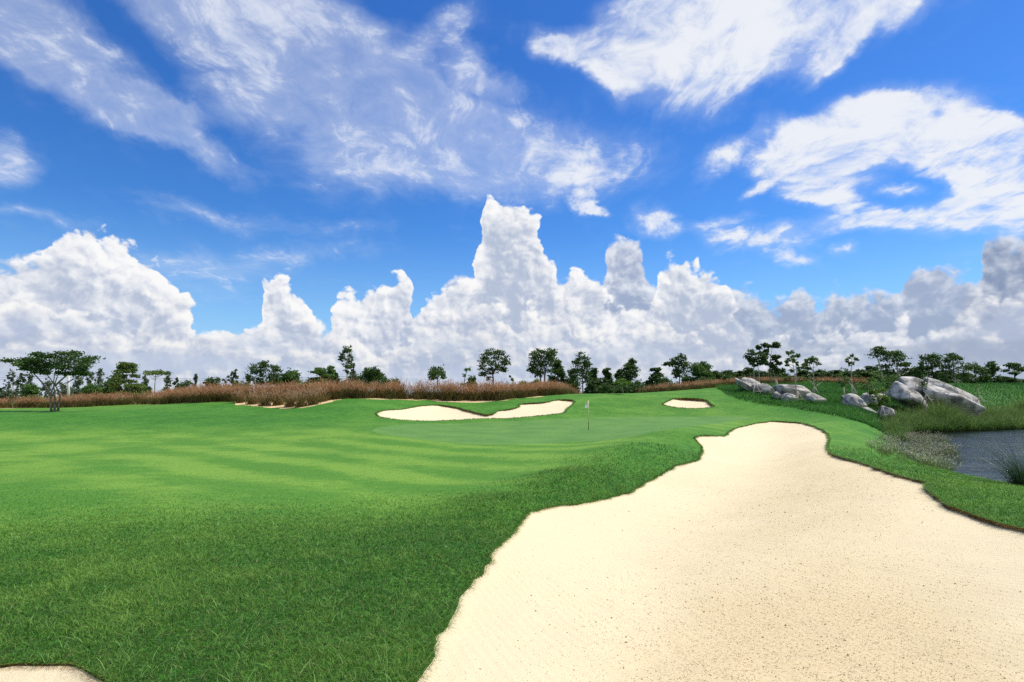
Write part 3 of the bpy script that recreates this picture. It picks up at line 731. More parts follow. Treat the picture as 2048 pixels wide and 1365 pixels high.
mat_blade = blade_mat('turf_blades', (0.046, 0.160, 0.022), (0.27, 0.45, 0.080), base=(0.045, 0.125, 0.022))
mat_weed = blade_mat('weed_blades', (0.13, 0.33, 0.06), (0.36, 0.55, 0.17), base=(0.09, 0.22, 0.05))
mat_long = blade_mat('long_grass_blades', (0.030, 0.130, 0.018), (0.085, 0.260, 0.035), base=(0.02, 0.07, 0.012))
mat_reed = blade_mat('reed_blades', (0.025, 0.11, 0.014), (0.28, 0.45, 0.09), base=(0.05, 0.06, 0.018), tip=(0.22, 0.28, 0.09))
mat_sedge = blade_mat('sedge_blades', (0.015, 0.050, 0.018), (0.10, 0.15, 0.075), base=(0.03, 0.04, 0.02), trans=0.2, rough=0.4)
mat_red, t = material('red_grass_blades')
tone = t.attr('tone'); al = t.attr('along')
leafc = t.mix(t.m('FRACT', t.m('MULTIPLY', tone, 7.3)), (0.05, 0.065, 0.018), (0.21, 0.15, 0.055))
plum = t.mix(t.m('FRACT', t.m('MULTIPLY', tone, 9.1)), (0.31, 0.145, 0.062), (0.60, 0.37, 0.205))
c = t.mix(t.m('GREATER_THAN', tone, 1.0), leafc, plum)
finish(t, c, 0.8, 0.1, trans=c, trans_w=0.35)
mat_silver, t = material('silver_plumes')
tone = t.attr('tone')
c = t.mix(t.m('GREATER_THAN', tone, 1.0), t.mix(tone, (0.07, 0.12, 0.03), (0.24, 0.27, 0.11)), (0.60, 0.56, 0.43))
finish(t, c, 0.7, 0.2, trans=c, trans_w=0.3)

def ground_pts(x, y): return np.stack([x, y, zground(x, y)], -1)
def on_lawn(x, y):
    m = ~inside(np.array(POND_W), x, y)
    for c in RIM.values(): m &= ~inside(c, x, y)
    return m

# close turf
N = 540000
ly = rng.uniform(math.log(2.6), math.log(24), N); s = rng.uniform(-1.25, 1.25, N)
y = np.exp(ly); x = s * y
m = on_lawn(x, y); x, y = x[m], y[m]
m = ~((x > 0.1 * y) & (y < 8) & (x < 0.55 * y)); x, y = x[m], y[m]
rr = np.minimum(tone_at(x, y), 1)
m = (rng.uniform(0, 1, len(x)) < np.clip((rr - 0.15) * 2.2, 0, 1)) | (y < 8); m &= rng.uniform(0, 1, len(x)) < np.clip((24 - y) / 11, 0, 1); x, y, rr = x[m], y[m], rr[m]
b = ground_pts(x, y); b[:, 2] -= 0.004; n = len(x)
h = (0.012 + 0.032 * rr) * (np.maximum(y, 3) / 3.5) ** 0.45 * rng.uniform(0.6, 1.5, n)
patch = 0.5 * fbm(x / 0.45, y / 0.45, 31, 3) + 0.5 * fbm(x / 1.6, y / 1.6, 33, 3)
tn = np.clip(0.62 - 0.42 * rr + (patch - 0.5) * 2.2 + rng.normal(0, 0.34, n), 0, 1)
g = Geo(); blades(g, b, h * (0.4 + 1.3 * patch), rng.uniform(0.3, 1.3, n), rng.uniform(0, 6.283, n), 0.0048 * (np.maximum(y, 3) / 3.5) ** 0.75 * rng.uniform(0.7, 1.3, n), tn, 2)
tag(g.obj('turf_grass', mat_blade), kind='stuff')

# scattered dead straw in the turf
i_ = rng.choice(len(x), 9000, replace=False)
mat_straw = blade_mat('dry_blades', (0.20, 0.14, 0.06), (0.62, 0.54, 0.28))
g = Geo(); blades(g, b[i_] + np.array([0, 0, 0.006]), h[i_] * 0.7, rng.uniform(1.0, 2.6, len(i_)), rng.uniform(0, 6.283, len(i_)), 0.0035 * (np.maximum(y[i_], 3) / 3.5) ** 0.7, rng.uniform(0, 1, len(i_)), 2)
tag(g.obj('dry_grass', mat_straw), kind='stuff')
# longer pale weeds in the rough
g = Geo(); ax, ay = [], []
for k in range(620):
    Y = math.exp(random.uniform(math.log(3.1), math.log(9.5))); px = random.gauss(620, 330) if k % 3 else random.uniform(0, 1000)
    ax.append((px - CX) / F * Y); ay.append(Y)
ax, ay = np.array(ax), np.array(ay); m = on_lawn(ax, ay); ax, ay = ax[m], ay[m]
for X, Y in zip(ax, ay):
    k = random.randint(2, 7)
    bx = X + rng.normal(0, 0.025, k); by = Y + rng.normal(0, 0.025, k)
    blades(g, ground_pts(bx, by), rng.uniform(0.04, 0.125, k), rng.uniform(0.3, 1.5, k), rng.uniform(0, 6.283, k), rng.uniform(0.0035, 0.007, k), rng.uniform(0, 1, k), 4)
tag(g.obj('weed_grass', mat_weed), kind='stuff')

# ragged turf hanging over the bunker lips
g = Geo()
for k, c in RIM.items():
    sc = {'long': 1.0, 'back': 1.7, 'small': 1.7, 'corner': 0.8}[k]
    seg = np.linalg.norm(np.roll(c, -1, 0) - c, axis=1)
    per = {'long': 330, 'back': 80, 'small': 80, 'corner': 420}[k]
    cnt = np.maximum(1, (seg * per).astype(int)); idx = np.repeat(np.arange(len(c)), cnt)
    f = rng.uniform(0, 1, len(idx))[:, None]; p = c[idx] * (1 - f) + np.roll(c, -1, 0)[idx] * f
    nn = -poly_normals(c)[idx]
    off = rng.uniform(-0.06, 0.022, len(idx)) * sc; p = p + nn * off[:, None]
    dist = np.clip(p[:, 1], 3, 60)
    hh = rng.uniform(0.02, 0.06, len(idx)) * sc * (dist / 8) ** 0.3 * (0.5 + 1.1 * fbm(p[:, 0] / 0.4, p[:, 1] / 0.4, 71, 3))
    an = np.arctan2(nn[:, 1], nn[:, 0]) + rng.normal(0, 0.6, len(idx))
    tn = np.clip(rng.normal(0.35, 0.25, len(idx)), 0, 1)
    blades(g, ground_pts(p[:, 0], p[:, 1]), hh, rng.uniform(0.6, 2.2, len(idx)), an, 0.006 * sc * (dist / 6) ** 0.7, tn, 3, droop=0.5)
tag(g.obj('lip_grass', mat_blade), kind='stuff')
mat_root = blade_mat('dead_runners', (0.10, 0.05, 0.018), (0.62, 0.40, 0.15), trans=0.2, rough=0.8)
g = Geo()
for k, c in RIM.items():
    sc = {'long': 1.0, 'back': 1.5, 'small': 1.5, 'corner': 0.8}[k]
    seg = np.linalg.norm(np.roll(c, -1, 0) - c, axis=1)
    mid_c = 0.5 * (c + np.roll(c, -1, 0))
    wt = np.clip(fbm(mid_c[:, 0] / 0.7, mid_c[:, 1] / 0.7, 77, 3) * 2.4 - 0.6, 0.05, 1.2)
    cnt = (seg * wt * {'long': 170, 'back': 30, 'small': 60, 'corner': 900}[k]).astype(int); idx = np.repeat(np.arange(len(c)), cnt)
    if not len(idx): continue
    f = rng.uniform(0, 1, len(idx))[:, None]; p = c[idx] * (1 - f) + np.roll(c, -1, 0)[idx] * f
    nn = -poly_normals(c)[idx]
    p = p + nn * (rng.uniform(-0.02, 0.05, len(idx)) * sc)[:, None]
    sz = sand_z(k, p[:, 0], p[:, 1]); ins = inside(c, p[:, 0], p[:, 1]); zt = zground(p[:, 0], p[:, 1])
    z = np.where(ins, sz + 0.5 * np.maximum(zt - sz, 0) * rng.uniform(0, 1, len(idx)), zt)
    dist = np.clip(p[:, 1], 3, 60)
    an = np.arctan2(nn[:, 1], nn[:, 0]) + rng.normal(0, 0.9, len(idx))
    blades(g, np.stack([p[:, 0], p[:, 1], z], -1), rng.uniform(0.008, 0.03, len(idx)) * sc * (dist / 8) ** 0.3, rng.uniform(0.8, 2.4, len(idx)), an, 0.005 * sc * (dist / 6) ** 0.7, rng.uniform(0, 1, len(idx)), 3, droop=0.4)
tag(g.obj('dead_runners', mat_root), kind='stuff')

# ---- regions given by their outline on the ground
def region(pix, n, Y0=2.7):
    w = np.array([hit(px, py, Y0)[:2] for px, py in pix]); lo, hi = w.min(0), w.max(0)
    out = np.zeros((0, 2))
    while len(out) < n:
        q = rng.uniform(lo, hi, (4 * n, 2)); out = np.vstack([out, q[inside(w, q[:, 0], q[:, 1])]])
    return out[:n, 0], out[:n, 1]

g = Geo()
x, y = region([(1432, 777), (1452, 790), (1480, 801), (1520, 809), (1580, 816), (1640, 826), (1700, 840), (1745, 856), (1775, 868), (1800, 850), (1830, 800), (1800, 772), (1700, 766), (1600, 770), (1500, 771)], 60000, 30)
n = len(x); pt = fbm(x / 2.5, y / 2.5, 41, 3)
blades(g, ground_pts(x, y), rng.uniform(0.22, 0.55, n) * (0.5 + pt), rng.uniform(0.2, 1.1, n), rng.uniform(0, 6.283, n), rng.uniform(0.02, 0.045, n), np.clip(pt * 1.3 - 0.2 + rng.normal(0, 0.2, n), 0, 1), 3)
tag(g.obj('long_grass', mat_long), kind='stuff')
g = Geo()
x, y = region([(1800, 850), (1830, 800), (1860, 772), (1960, 769), (2060, 767), (2300, 765), (2300, 835), (2048, 838)], 42000, 40)
n = len(x); pt = fbm(x / 3.5, y / 3.5, 43, 3)
blades(g, ground_pts(x, y), rng.uniform(0.12, 0.4, n) * (0.4 + 1.2 * pt), rng.uniform(0.2, 1.1, n), rng.uniform(0, 6.283, n), rng.uniform(0.03, 0.06, n), np.clip(pt * 1.4 - 0.55 + rng.normal(0, 0.25, n), 0, 1), 3)
tag(g.obj('meadow_grass', mat_long), kind='stuff')
# reeds on the far bank
g = Geo()
far_shore = [(a, b - 0.45) for a, b in POND_W[::-1] if b > 36][:9]
back_line = [tuple(hit(px, py, 40)[:2]) for px, py in [(2250, 812), (2100, 815), (2040, 822), (1960, 836), (1880, 838), (1820, 836), (1785, 850), (1768, 866)]]
bank = np.array([q for q in POND_W if q[0] < 60 and q[1] > 30][::-1])
bank = bank[np.argsort(np.arctan2(bank[:, 0], bank[:, 1]))] - np.array([0, 0.5])
w_ = np.vstack([bank, np.array(back_line)])
lo, hi = w_.min(0), w_.max(0); q_ = rng.uniform(lo, hi, (60000, 2)); q_ = q_[inside(w_, q_[:, 0], q_[:, 1])][:2600]
x, y = q_[:, 0], q_[:, 1]
pt = fbm(x / 1.6, y / 1.6, 51, 3); edge_ = zground(x, y) < WZ + 0.35; keep = (pt > 0.33) | edge_
for X, Y, q in zip(x[keep], y[keep], pt[keep]):
    k = random.randint(18, 42); H = random.uniform(0.45, 1.2) * (0.5 + 2.7 * max(0, fbm(X / 4.0, Y / 4.0, 53, 2) - 0.12))
    bx = X + rng.normal(0, 0.16, k); by = Y + rng.normal(0, 0.16, k); z = np.maximum(zground(bx, by), WZ - 0.05)
    blades(g, np.stack([bx, by, z], -1), H * rng.uniform(0.5, 1.1, k), rng.uniform(0.15, 1.15, k), rng.uniform(0, 6.283, k), rng.uniform(0.018, 0.04, k), np.clip(random.uniform(-.1, .55) + rng.normal(0, 0.25, k), 0, 1), 4, droop=0.5)
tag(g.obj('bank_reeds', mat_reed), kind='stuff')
# silvery seed heads at the near corner of the pond
g = Geo()
x, y = region([(1738, 893), (1765, 880), (1800, 884), (1840, 894), (1875, 905), (1905, 926), (1925, 946), (1890, 944), (1850, 934), (1800, 922), (1760, 908)], 190, 10)
for X, Y in zip(x, y):
    k = random.randint(26, 40)
    bx = X + rng.normal(0, 0.10, k); by = Y + rng.normal(0, 0.10, k)
    bs = ground_pts(bx, by); bs[:, 2] = np.maximum(bs[:, 2], WZ)
    H = rng.uniform(0.25, 0.62, k); an = rng.uniform(0, 6.283, k); le = rng.uniform(0.2, 0.9, k)
    blades(g, bs, H, le, an, 0.010, rng.uniform(0, 1, k), 3)
    kk = k // 2
    tipp = bs[:kk] + np.stack([np.cos(an[:kk]) * H[:kk] * le[:kk] * 0.8, np.sin(an[:kk]) * H[:kk] * le[:kk] * 0.8, H[:kk] * (0.85 - 0.3 * le[:kk])], -1)
    blades(g, tipp, rng.uniform(0.04, 0.09, kk), rng.uniform(0.3, 1.2, kk), an[:kk], rng.uniform(0.014, 0.028, kk), np.full(kk, 1.5), 2, tipw=0.5)
tag(g.obj('silver_grass', mat_silver), kind='stuff')
# little water-edge grass
g = Geo(); x, y = region([(1928, 948), (1965, 957), (1972, 962), (1935, 955)], 140, 9)
blades(g, ground_pts(x, y), rng.uniform(0.05, 0.16, 140), rng.uniform(0.2, 0.9, 140), rng.uniform(0, 6.283, 140), 0.008, rng.uniform(0, 1, 140), 3)
tag(g.obj('shore_grass', mat_weed), kind='stuff')
# dark upright sedge at the right edge
g = Geo(); k = 520
cpt = np.array(P(2052, 975, 12.3)); cpt[2] = zground(cpt[0], cpt[1])[0]
bx = rng.normal(0, 0.17, k); by = rng.normal(0, 0.17, k)
an = np.arctan2(by, bx) + rng.normal(0, 0.35, k)
bs = np.stack([bx * 0.7, by * 0.7, np.full(k, -0.04)], -1)
blades(g, bs, rng.uniform(0.5, 1.05, k), np.hypot(bx, by) * 2.6 + rng.uniform(0, 0.25, k), an, rng.uniform(0.007, 0.013, k), rng.uniform(0, 1, k) ** 2, 5, droop=0.2)
o = g.obj('sedge_clump', mat_sedge, loc=cpt)
tag(o, 'dark green clump of stiff upright sedge at the right edge of the pond', 'sedge')

# ---- red fountain grass
mat_tus, t = material('tan_grass_blades')
tone = t.attr('tone')
leafc = t.mix(t.m('FRACT', t.m('MULTIPLY', tone, 7.3)), (0.10, 0.095, 0.03), (0.30, 0.215, 0.085))
plum = t.mix(t.m('FRACT', t.m('MULTIPLY', tone, 9.1)), (0.30, 0.17, 0.09), (0.60, 0.42, 0.26))
c = t.mix(t.m('GREATER_THAN', tone, 1.0), leafc, plum)
finish(t, c, 0.8, 0.1, trans=c, trans_w=0.35)
def tussock(g, X, Y, H, k=70, tight=0.28, ztop=None, reds=1.0):
    bx = X + rng.normal(0, tight, k); by = Y + rng.normal(0, tight, k)
    bs = ground_pts(bx, by)
    blades(g, bs, H * rng.uniform(0.35, 0.75, k), rng.uniform(0.3, 1.1, k), rng.uniform(0, 6.283, k), rng.uniform(0.03, 0.06, k), rng.uniform(0, 0.98, k), 3, droop=0.45)
    kp = int(k * 0.9 * reds)
    an = rng.uniform(0, 6.283, kp); rad = rng.uniform(0, 1, kp) ** 0.6
    i = rng.integers(0, k, kp)
    hz = H * (rng.uniform(0.62, 0.88, kp)) * (1 - 0.25 * rad ** 2)
    tb = bs[i] + np.stack([np.cos(an) * rad * 0.5 * H * 0.55, np.sin(an) * rad * 0.5 * H * 0.55, hz * rng.uniform(0.55, 1.0, kp)], -1)
    blades(g, tb, H * rng.uniform(0.10, 0.24, kp), rng.uniform(0.2, 1.3, kp), an, rng.uniform(0.022, 0.05, kp), 1.0 + rng.uniform(0.02, 1, kp), 3, droop=0.55, tipw=0.3)

def along(pts, step, depth):
    """points on a band: front line given as (column, distance)"""
    w = np.array([((px - CX) / F * Y, Y) for px, Y in pts]); out = []
    for a, b in zip(w[:-1], w[1:]):
        L = np.linalg.norm(b - a); d = (b - a) / L; nrm_ = np.array([-d[1], d[0]])
        if nrm_[1] < 0: nrm_ = -nrm_
        k = int(L * depth / step ** 2)
        u, v = rng.uniform(-0.5, L + 0.5, k), rng.uniform(0, depth, k)
        out += [a + d * i + nrm_ * j for i, j in zip(u, v)]
    return np.array(out)
def bed_front(px, back=0.5):
    p = hit(px, np.interp(px, [q[0] for q in BED_L], [q[1] for q in BED_L]), 30)
    return (px, p[1] + back)
hedge = []
front_px = [-420, -300, -200, -120, -40, 40, 120, 200, 280, 340, 400, 450, 500, 560, 620, 660, 720, 800, 860, 900, 950, 1000, 1060, 1120, 1175]
front = [bed_front(p) if not 462 < p < 668 else (p, np.interp(p, [460, 670], [bed_front(455)[1], bed_front(672)[1]])) for p in front_px]
q = along(front, 0.62, 3.6)
g = Geo()
for X, Y in q:
    px = CX + X / Y * F
    H = np.interp(px, [-100, 100, 160, 230, 330, 420, 520, 620, 700, 800, 900, 960, 1040, 1120, 1190], [1.5, 1.5, 1.6, 1.95, 1.9, 2.1, 2.2, 2.1, 2.0, 2.1, 2.45, 2.35, 2.1, 1.9, 1.5])
    H *= random.uniform(0.84, 1.1) * (0.78 + 0.44 * float(fbm(X / 2.2, Y / 2.2, 91, 3)))
    tussock(g, X, Y, H, 62, 0.26)
tag(g.obj('red_grass_hedge', mat_red), kind='stuff')
g = Geo()
q = along([(1285, 68), (1330, 66), (1400, 67), (1450, 70), (1520, 74), (1600, 75), (1640, 73), (1725, 69)], 0.75, 2.6)
for X, Y in q:
    px = CX + X / Y * F
    tussock(g, X, Y, np.interp(px, [1285, 1330, 1500, 1620, 1725], [0.9, 1.2, 1.15, 1.0, 1.2]) * random.uniform(0.85, 1.15), 55, 0.26)
tag(g.obj('knoll_red_grass', mat_red), kind='stuff')
# the separate tussocks standing in bare sand before the hedge
TUS = [(480, 806, 1.25, 'pale tan grass tussock at the left end of the sandy patch'), (505, 809, 1.2, 'low brown grass tussock second from the left end of the sandy patch'), (530, 812, 1.35, 'tan grass tussock in the left half of the sandy patch by a green sprig'),
       (556, 811, 1.5, 'brown grass tussock in the middle of the sandy patch'), (580, 814, 1.5, 'dark brown grass tussock at the front middle of the sandy patch'), (602, 814, 1.55, 'largest dark reddish tussock at the front of the sandy patch'),
       (625, 810, 1.5, 'reddish tussock beside the rightmost one in the sandy patch'), (642, 804, 1.5, 'rightmost reddish tussock next to the bare sandy strip'), (545, 801, 1.6, 'tall reddish tussock behind the middle of the sandy patch'), (590, 801, 1.7, 'tall reddish tussock behind the right half of the sandy patch'), (510, 800, 1.5, 'tall tan tussock behind the left half of the sandy patch')]
for px, py, H, lab in TUS:
    p = hit(px, py, 35)
    g = Geo(); st = g; tussock(g, p[0], p[1], H * 1.3, 230, 0.22)
    v = np.concatenate(g.v) - p; g.v = [v]
    o = g.obj('grass_tussock', mat_tus, loc=p)
    tag(o, lab, 'grass tussock', 'tussocks in the sandy patch before the hedge')

# clods and grit on the near sand
N = 42000
ly = rng.uniform(math.log(3.0), math.log(16), N); y = np.exp(ly); x = rng.uniform(-0.3, 1.0, N) * y
cl = fbm(x / 1.7, y / 1.7, 61, 3)
m = inside(RIM['long'], x, y) & (rng.uniform(0, 1, N) < np.clip(pit_at(x, y) * (0.4 + 1.2 * cl), 0.05, 1)); x, y = x[m], y[m]
d, _ = dist_poly(RIM['long'], x, y); z = sand_z('long', x, y)
n = len(x); r = 0.0032 * rng.uniform(0.5, 1.5, n) * (y / 4) ** 0.6; r *= np.where(rng.uniform(0, 1, n) > 0.97, 2.0, 1.0)
oct_ = np.array([(1, 0, 0), (0, 1, 0), (-1, 0, 0), (0, -1, 0), (0, 0, 1), (0, 0, -0.5)], float)
v = np.stack([x, y, z + r * 0.15], -1)[:, None, :] + oct_[None] * r[:, None, None] * rng.uniform(0.6, 1.4, (n, 6, 1))
tri = np.array([(0, 1, 4), (1, 2, 4), (2, 3, 4), (3, 0, 4), (1, 0, 5), (2, 1, 5), (3, 2, 5), (0, 3, 5)])
tr = (np.arange(n)[:, None, None] * 6 + tri[None]).reshape(-1, 3)
mat_clod, t = material('sand_clods')
c = t.mix(t.attr('tone'), (0.16, 0.095, 0.045), (0.70, 0.54, 0.33))
finish(t, c, 0.95, 0.05)
o = mobj('sand_clods', v.reshape(-1, 3), None, tr, mat_clod, False, {'tone': np.repeat(rng.uniform(0, 1, n) ** 0.6, 6)})
tag(o, kind='stuff')
# ------------------------------------------------------------------ trees
def leaf_mat(name, lo, hi, trans=0.3):
    m, t = material(name)
    c = t.mix(t.attr('tone'), lo, hi)
    finish(t, c, 0.55, 0.3, trans=c, trans_w=trans)
    return m
LEAF = {'dark': leaf_mat('dark_leaves', (0.022, 0.060, 0.016), (0.105, 0.185, 0.042), 0.4),
        'mid': leaf_mat('mid_leaves', (0.035, 0.09, 0.02), (0.16, 0.27, 0.06), 0.42),
        'light': leaf_mat('light_leaves', (0.06, 0.12, 0.025), (0.22, 0.30, 0.075), 0.45),
        'grey': leaf_mat('greyish_leaves', (0.055, 0.09, 0.048), (0.17, 0.22, 0.12), 0.4),
        'lime': leaf_mat('young_leaves', (0.07, 0.16, 0.02), (0.20, 0.33, 0.05), 0.4)}
def bark_mat(name, lo, hi):
    m, t = material(name)
    n = t.noise(t.n('ShaderNodeTexCoord').outputs['Object'], 6.0, 5, 0.65)
    finish(t, t.mix(t.smooth(n, 0.35, 0.68), lo, hi), 0.9, 0.1, n, 0.5, 0.05)
    return m
BARK = {'pale': bark_mat('pale_bark', (0.28, 0.23, 0.17), (0.62, 0.56, 0.47)), 'grey': bark_mat('grey_bark', (0.12, 0.10, 0.075), (0.30, 0.26, 0.20)), 'dark': bark_mat('dark_bark', (0.035, 0.028, 0.02), (0.11, 0.085, 0.06))}

def leaves(g, R, blobs, ls, n_sub, n_leaf, flat=0.6, spread=0.42, tbias=0.0):
    """blobs: rows of x y z rx ry rz; each carries sub-clumps, each sub-clump a spray of leaves"""
    for (x, y, z, rx, ry, rz) in blobs:
        k = max(3, int(n_sub * R.uniform(0.7, 1.3)))
        d = R.normal(size=(k, 3)); d /= np.linalg.norm(d, axis=1, keepdims=True)
        c = np.array([x, y, z]) + d * (R.uniform(0.35, 1.0, (k, 1)) ** 0.6) * np.array([rx, ry, rz])
        ct = R.uniform(0, 1, k)
        n = k * n_leaf; i = np.repeat(np.arange(k), n_leaf)
        s = spread * np.array([rx, ry, rz * flat + 0.02])
        p = c[i] + R.normal(size=(n, 3)) * s * R.uniform(0.5, 1.0, (n, 1))
        nr = R.normal(size=(n, 3)) * np.array([1, 1, 0.7]) + np.array([0, 0, 0.8]); nr /= np.linalg.norm(nr, axis=1, keepdims=True)
        a = np.cross(nr, R.normal(size=(n, 3))); a /= np.linalg.norm(a, axis=1, keepdims=True) + 1e-9
        b = np.cross(nr, a)
        L = ls * R.uniform(0.6, 1.4, (n, 1))
        v = np.stack([p + a * L * 0.6, p + b * L * 0.32 + nr * L * 0.06, p - a * L * 0.5, p - b * L * 0.32 + nr * L * 0.06], 1)
        q = np.arange(n)[:, None] * 4 + np.arange(4)[None, :]
        tn = np.clip(0.6 * ct[i] + R.uniform(0, 0.4, n) + tbias, 0, 1)
        g.add(v.reshape(-1, 3), q, tone=np.repeat(tn, 4))

def limb(g, R, a, b, r0, r1, n=5, bend=0.12, sag=0.0):
    a, b = np.array(a, float), np.array(b, float); L = np.linalg.norm(b - a)
    t = np.linspace(0, 1, n)[:, None]
    off = R.normal(size=3) * bend * L
    p = a + (b - a) * t + off * (np.sin(t * math.pi)) + np.array([0, 0, 1.0]) * sag * L * np.sin(t * math.pi)
    tube(g, p, np.linspace(r0, r1, n), 6)
    return p

def tree(name, label, base, H, blobs, leaf, bark, ls=0.3, n_sub=9, n_leaf=12, trunks=None, tr=0.16, flat=0.6, spread=0.42, seed=1, cat='tree', group=None, limbs=True, twigs=0, fat=1.1):
    """blobs in metres relative to the base; trunks = list of polylines (metres relative to the base)"""
    R = np.random.default_rng(seed)
    root = empty(name, base); tag(root, label, cat, group)
    gt, gc = Geo(), Geo()
    cx = np.mean([b[0] for b in blobs]) if len(blobs) else 0; zl = min([b[2] - b[5] for b in blobs]) if len(blobs) else H
    if trunks is None:
        trunks = [[(0, 0, -0.2), (R.normal(0, .02) * H, R.normal(0, .02) * H, zl * 0.6), (cx * 0.6 + R.normal(0, .02) * H, 0, zl + 0.35 * (H - zl)), (cx, 0, zl + 0.8 * (H - zl))]]
    paths = []
    for tk in trunks:
        tk = np.array(tk, float); s = np.r_[0, np.cumsum(np.linalg.norm(np.diff(tk, axis=0), axis=1))]
        u = np.linspace(0, s[-1], 12); pts = np.stack([np.interp(u, s, tk[:, k]) for k in range(3)], -1)
        pts[1:-1] = 0.5 * pts[1:-1] + 0.25 * (pts[:-2] + pts[2:])
        rr = tr * (1.25 - 1.0 * (u / s[-1]) ** 0.8); rr[0] *= 1.15
        tube(gt, pts, np.maximum(rr, 0.02), 8); paths.append((pts, rr))
    if limbs:
        for b in blobs:
            c = np.array(b[:3]); best = None
            for pts, rr in paths:
                dz = c[2] - pts[:, 2]; hd = np.hypot(*(c[:2] - pts[:, :2]).T)
                cost = hd + 3 * np.abs(dz - 0.55 * hd)
                i = np.argmin(cost)
                if best is None or cost[i] < best[0]: best = (cost[i], pts[i], rr[i])
            p = limb(gt, R, best[1], c, max(best[2] * 0.55, 0.025), 0.015, 6, 0.07, -0.03)
            for _ in range(twigs):
                limb(gt, R, p[R.integers(2, 5)], c + R.normal(size=3) * np.array(b[3:6]) * 0.7, 0.022, 0.01, 4, 0.08)
    leaves(gc, R, [(b[0], b[1], b[2], b[3] * fat, b[4] * fat, b[5] * fat) for b in blobs], ls, n_sub * 1.3, int(n_leaf * 1.35), flat, spread)
    if len(blobs): gc.obj('crown', LEAF[leaf], root)
    gt.obj('trunk', BARK[bark], root, smooth=True)
    return root

def crown_blobs(kind, H, Wd, R):
    B = []
    if kind == 'round':
        for _ in range(17):
            d = R.normal(size=3); d /= np.linalg.norm(d); d *= R.uniform(0.5, 1.0)
            r = Wd * R.uniform(0.13, 0.20)
            B.append((d[0] * 0.36 * Wd, d[1] * 0.36 * Wd, H * 0.64 + d[2] * 0.27 * H, r, r, r * 0.8))
    elif kind == 'cone':
        for i in range(18):
            z = 0.18 + 0.78 * i / 17; w = 0.48 * (1 - z) ** 0.75 + 0.06
            a = R.uniform(0, 6.283); r = Wd * (0.10 + 0.14 * (1 - z))
            B.append((math.cos(a) * w * Wd * 0.8, math.sin(a) * w * Wd * 0.8, z * H, r, r, r * 0.9))
    elif kind == 'slim':
        for i in range(16):
            z = 0.15 + 0.82 * i / 15; a = R.uniform(0, 6.283); w = R.uniform(0.1, 0.5) * (1.15 - 0.7 * z); r = Wd * R.uniform(0.09, 0.17)
            B.append((math.cos(a) * w * Wd, math.sin(a) * w * Wd, z * H, r, r, r * 1.5))
    elif kind == 'tier':
        for lv, z in enumerate((0.3, 0.45, 0.6, 0.75, 0.88, 0.97)):
            w = (0.5, 0.48, 0.42, 0.36, 0.24, 0.1)[lv]
            for k in range((8, 8, 7, 5, 4, 1)[lv]):
                a = R.uniform(0, 6.283); q = w * R.uniform(0.4, 1)
                B.append((math.cos(a) * q * Wd, math.sin(a) * q * Wd, (z + R.normal(0, .045)) * H, Wd * 0.13, Wd * 0.13, H * 0.05))
    elif kind == 'flat':
        for _ in range(14):
            a = R.uniform(0, 6.283); q = 0.5 * math.sqrt(R.uniform(0, 1))
            B.append((math.cos(a) * q * Wd, math.sin(a) * q * Wd, H * (0.93 - 0.35 * q * q + R.normal(0, .025)), Wd * 0.13, Wd * 0.13, H * 0.055))
    elif kind == 'sparse':
        for i in range(8):
            z = R.uniform(0.35, 0.97); a = R.uniform(0, 6.283); w = R.uniform(0.1, 0.45)
            B.append((math.cos(a) * w * Wd, math.sin(a) * w * Wd, z * H, Wd * 0.12, Wd * 0.12, Wd * 0.10))
    elif kind == 'bush':
        for _ in range(10):
            d = R.normal(size=3); d /= np.linalg.norm(d)
            B.append((d[0] * 0.33 * Wd, d[1] * 0.33 * Wd, H * 0.5 + d[2] * 0.3 * H, Wd * 0.2, Wd * 0.2, H * 0.2))
    return B

def simple_tree(px, top, wpx, Y, kind, leaf, bark, label, seed, name='tree', group=None, ls=None, tr=None, lean=0.0, n_sub=9, n_leaf=12, basepy=None, bare=0.0):
    x = (px - CX) / F * Y; zb = zground(x, Y)[0] - 0.1
    H = (HY - top) / F * Y - zb; Wd = wpx / F * Y
    R = np.random.default_rng(seed)
    B = crown_blobs(kind, H, Wd, R)
    if bare: B = [(b[0], b[1], H * bare + b[2] * (1 - bare), b[3], b[4], b[5] * (1 - bare * 0.5)) for b in B]
    if lean: B = [(b[0] + lean * b[2], b[1], *b[2:]) for b in B]
    return tree(name, label, (x, Y, zb), H, B, leaf, bark, ls or 0.0031 * Y, n_sub, n_leaf, None, tr or max(0.06, 0.02 * H), seed=seed * 13 + 5, group=group)

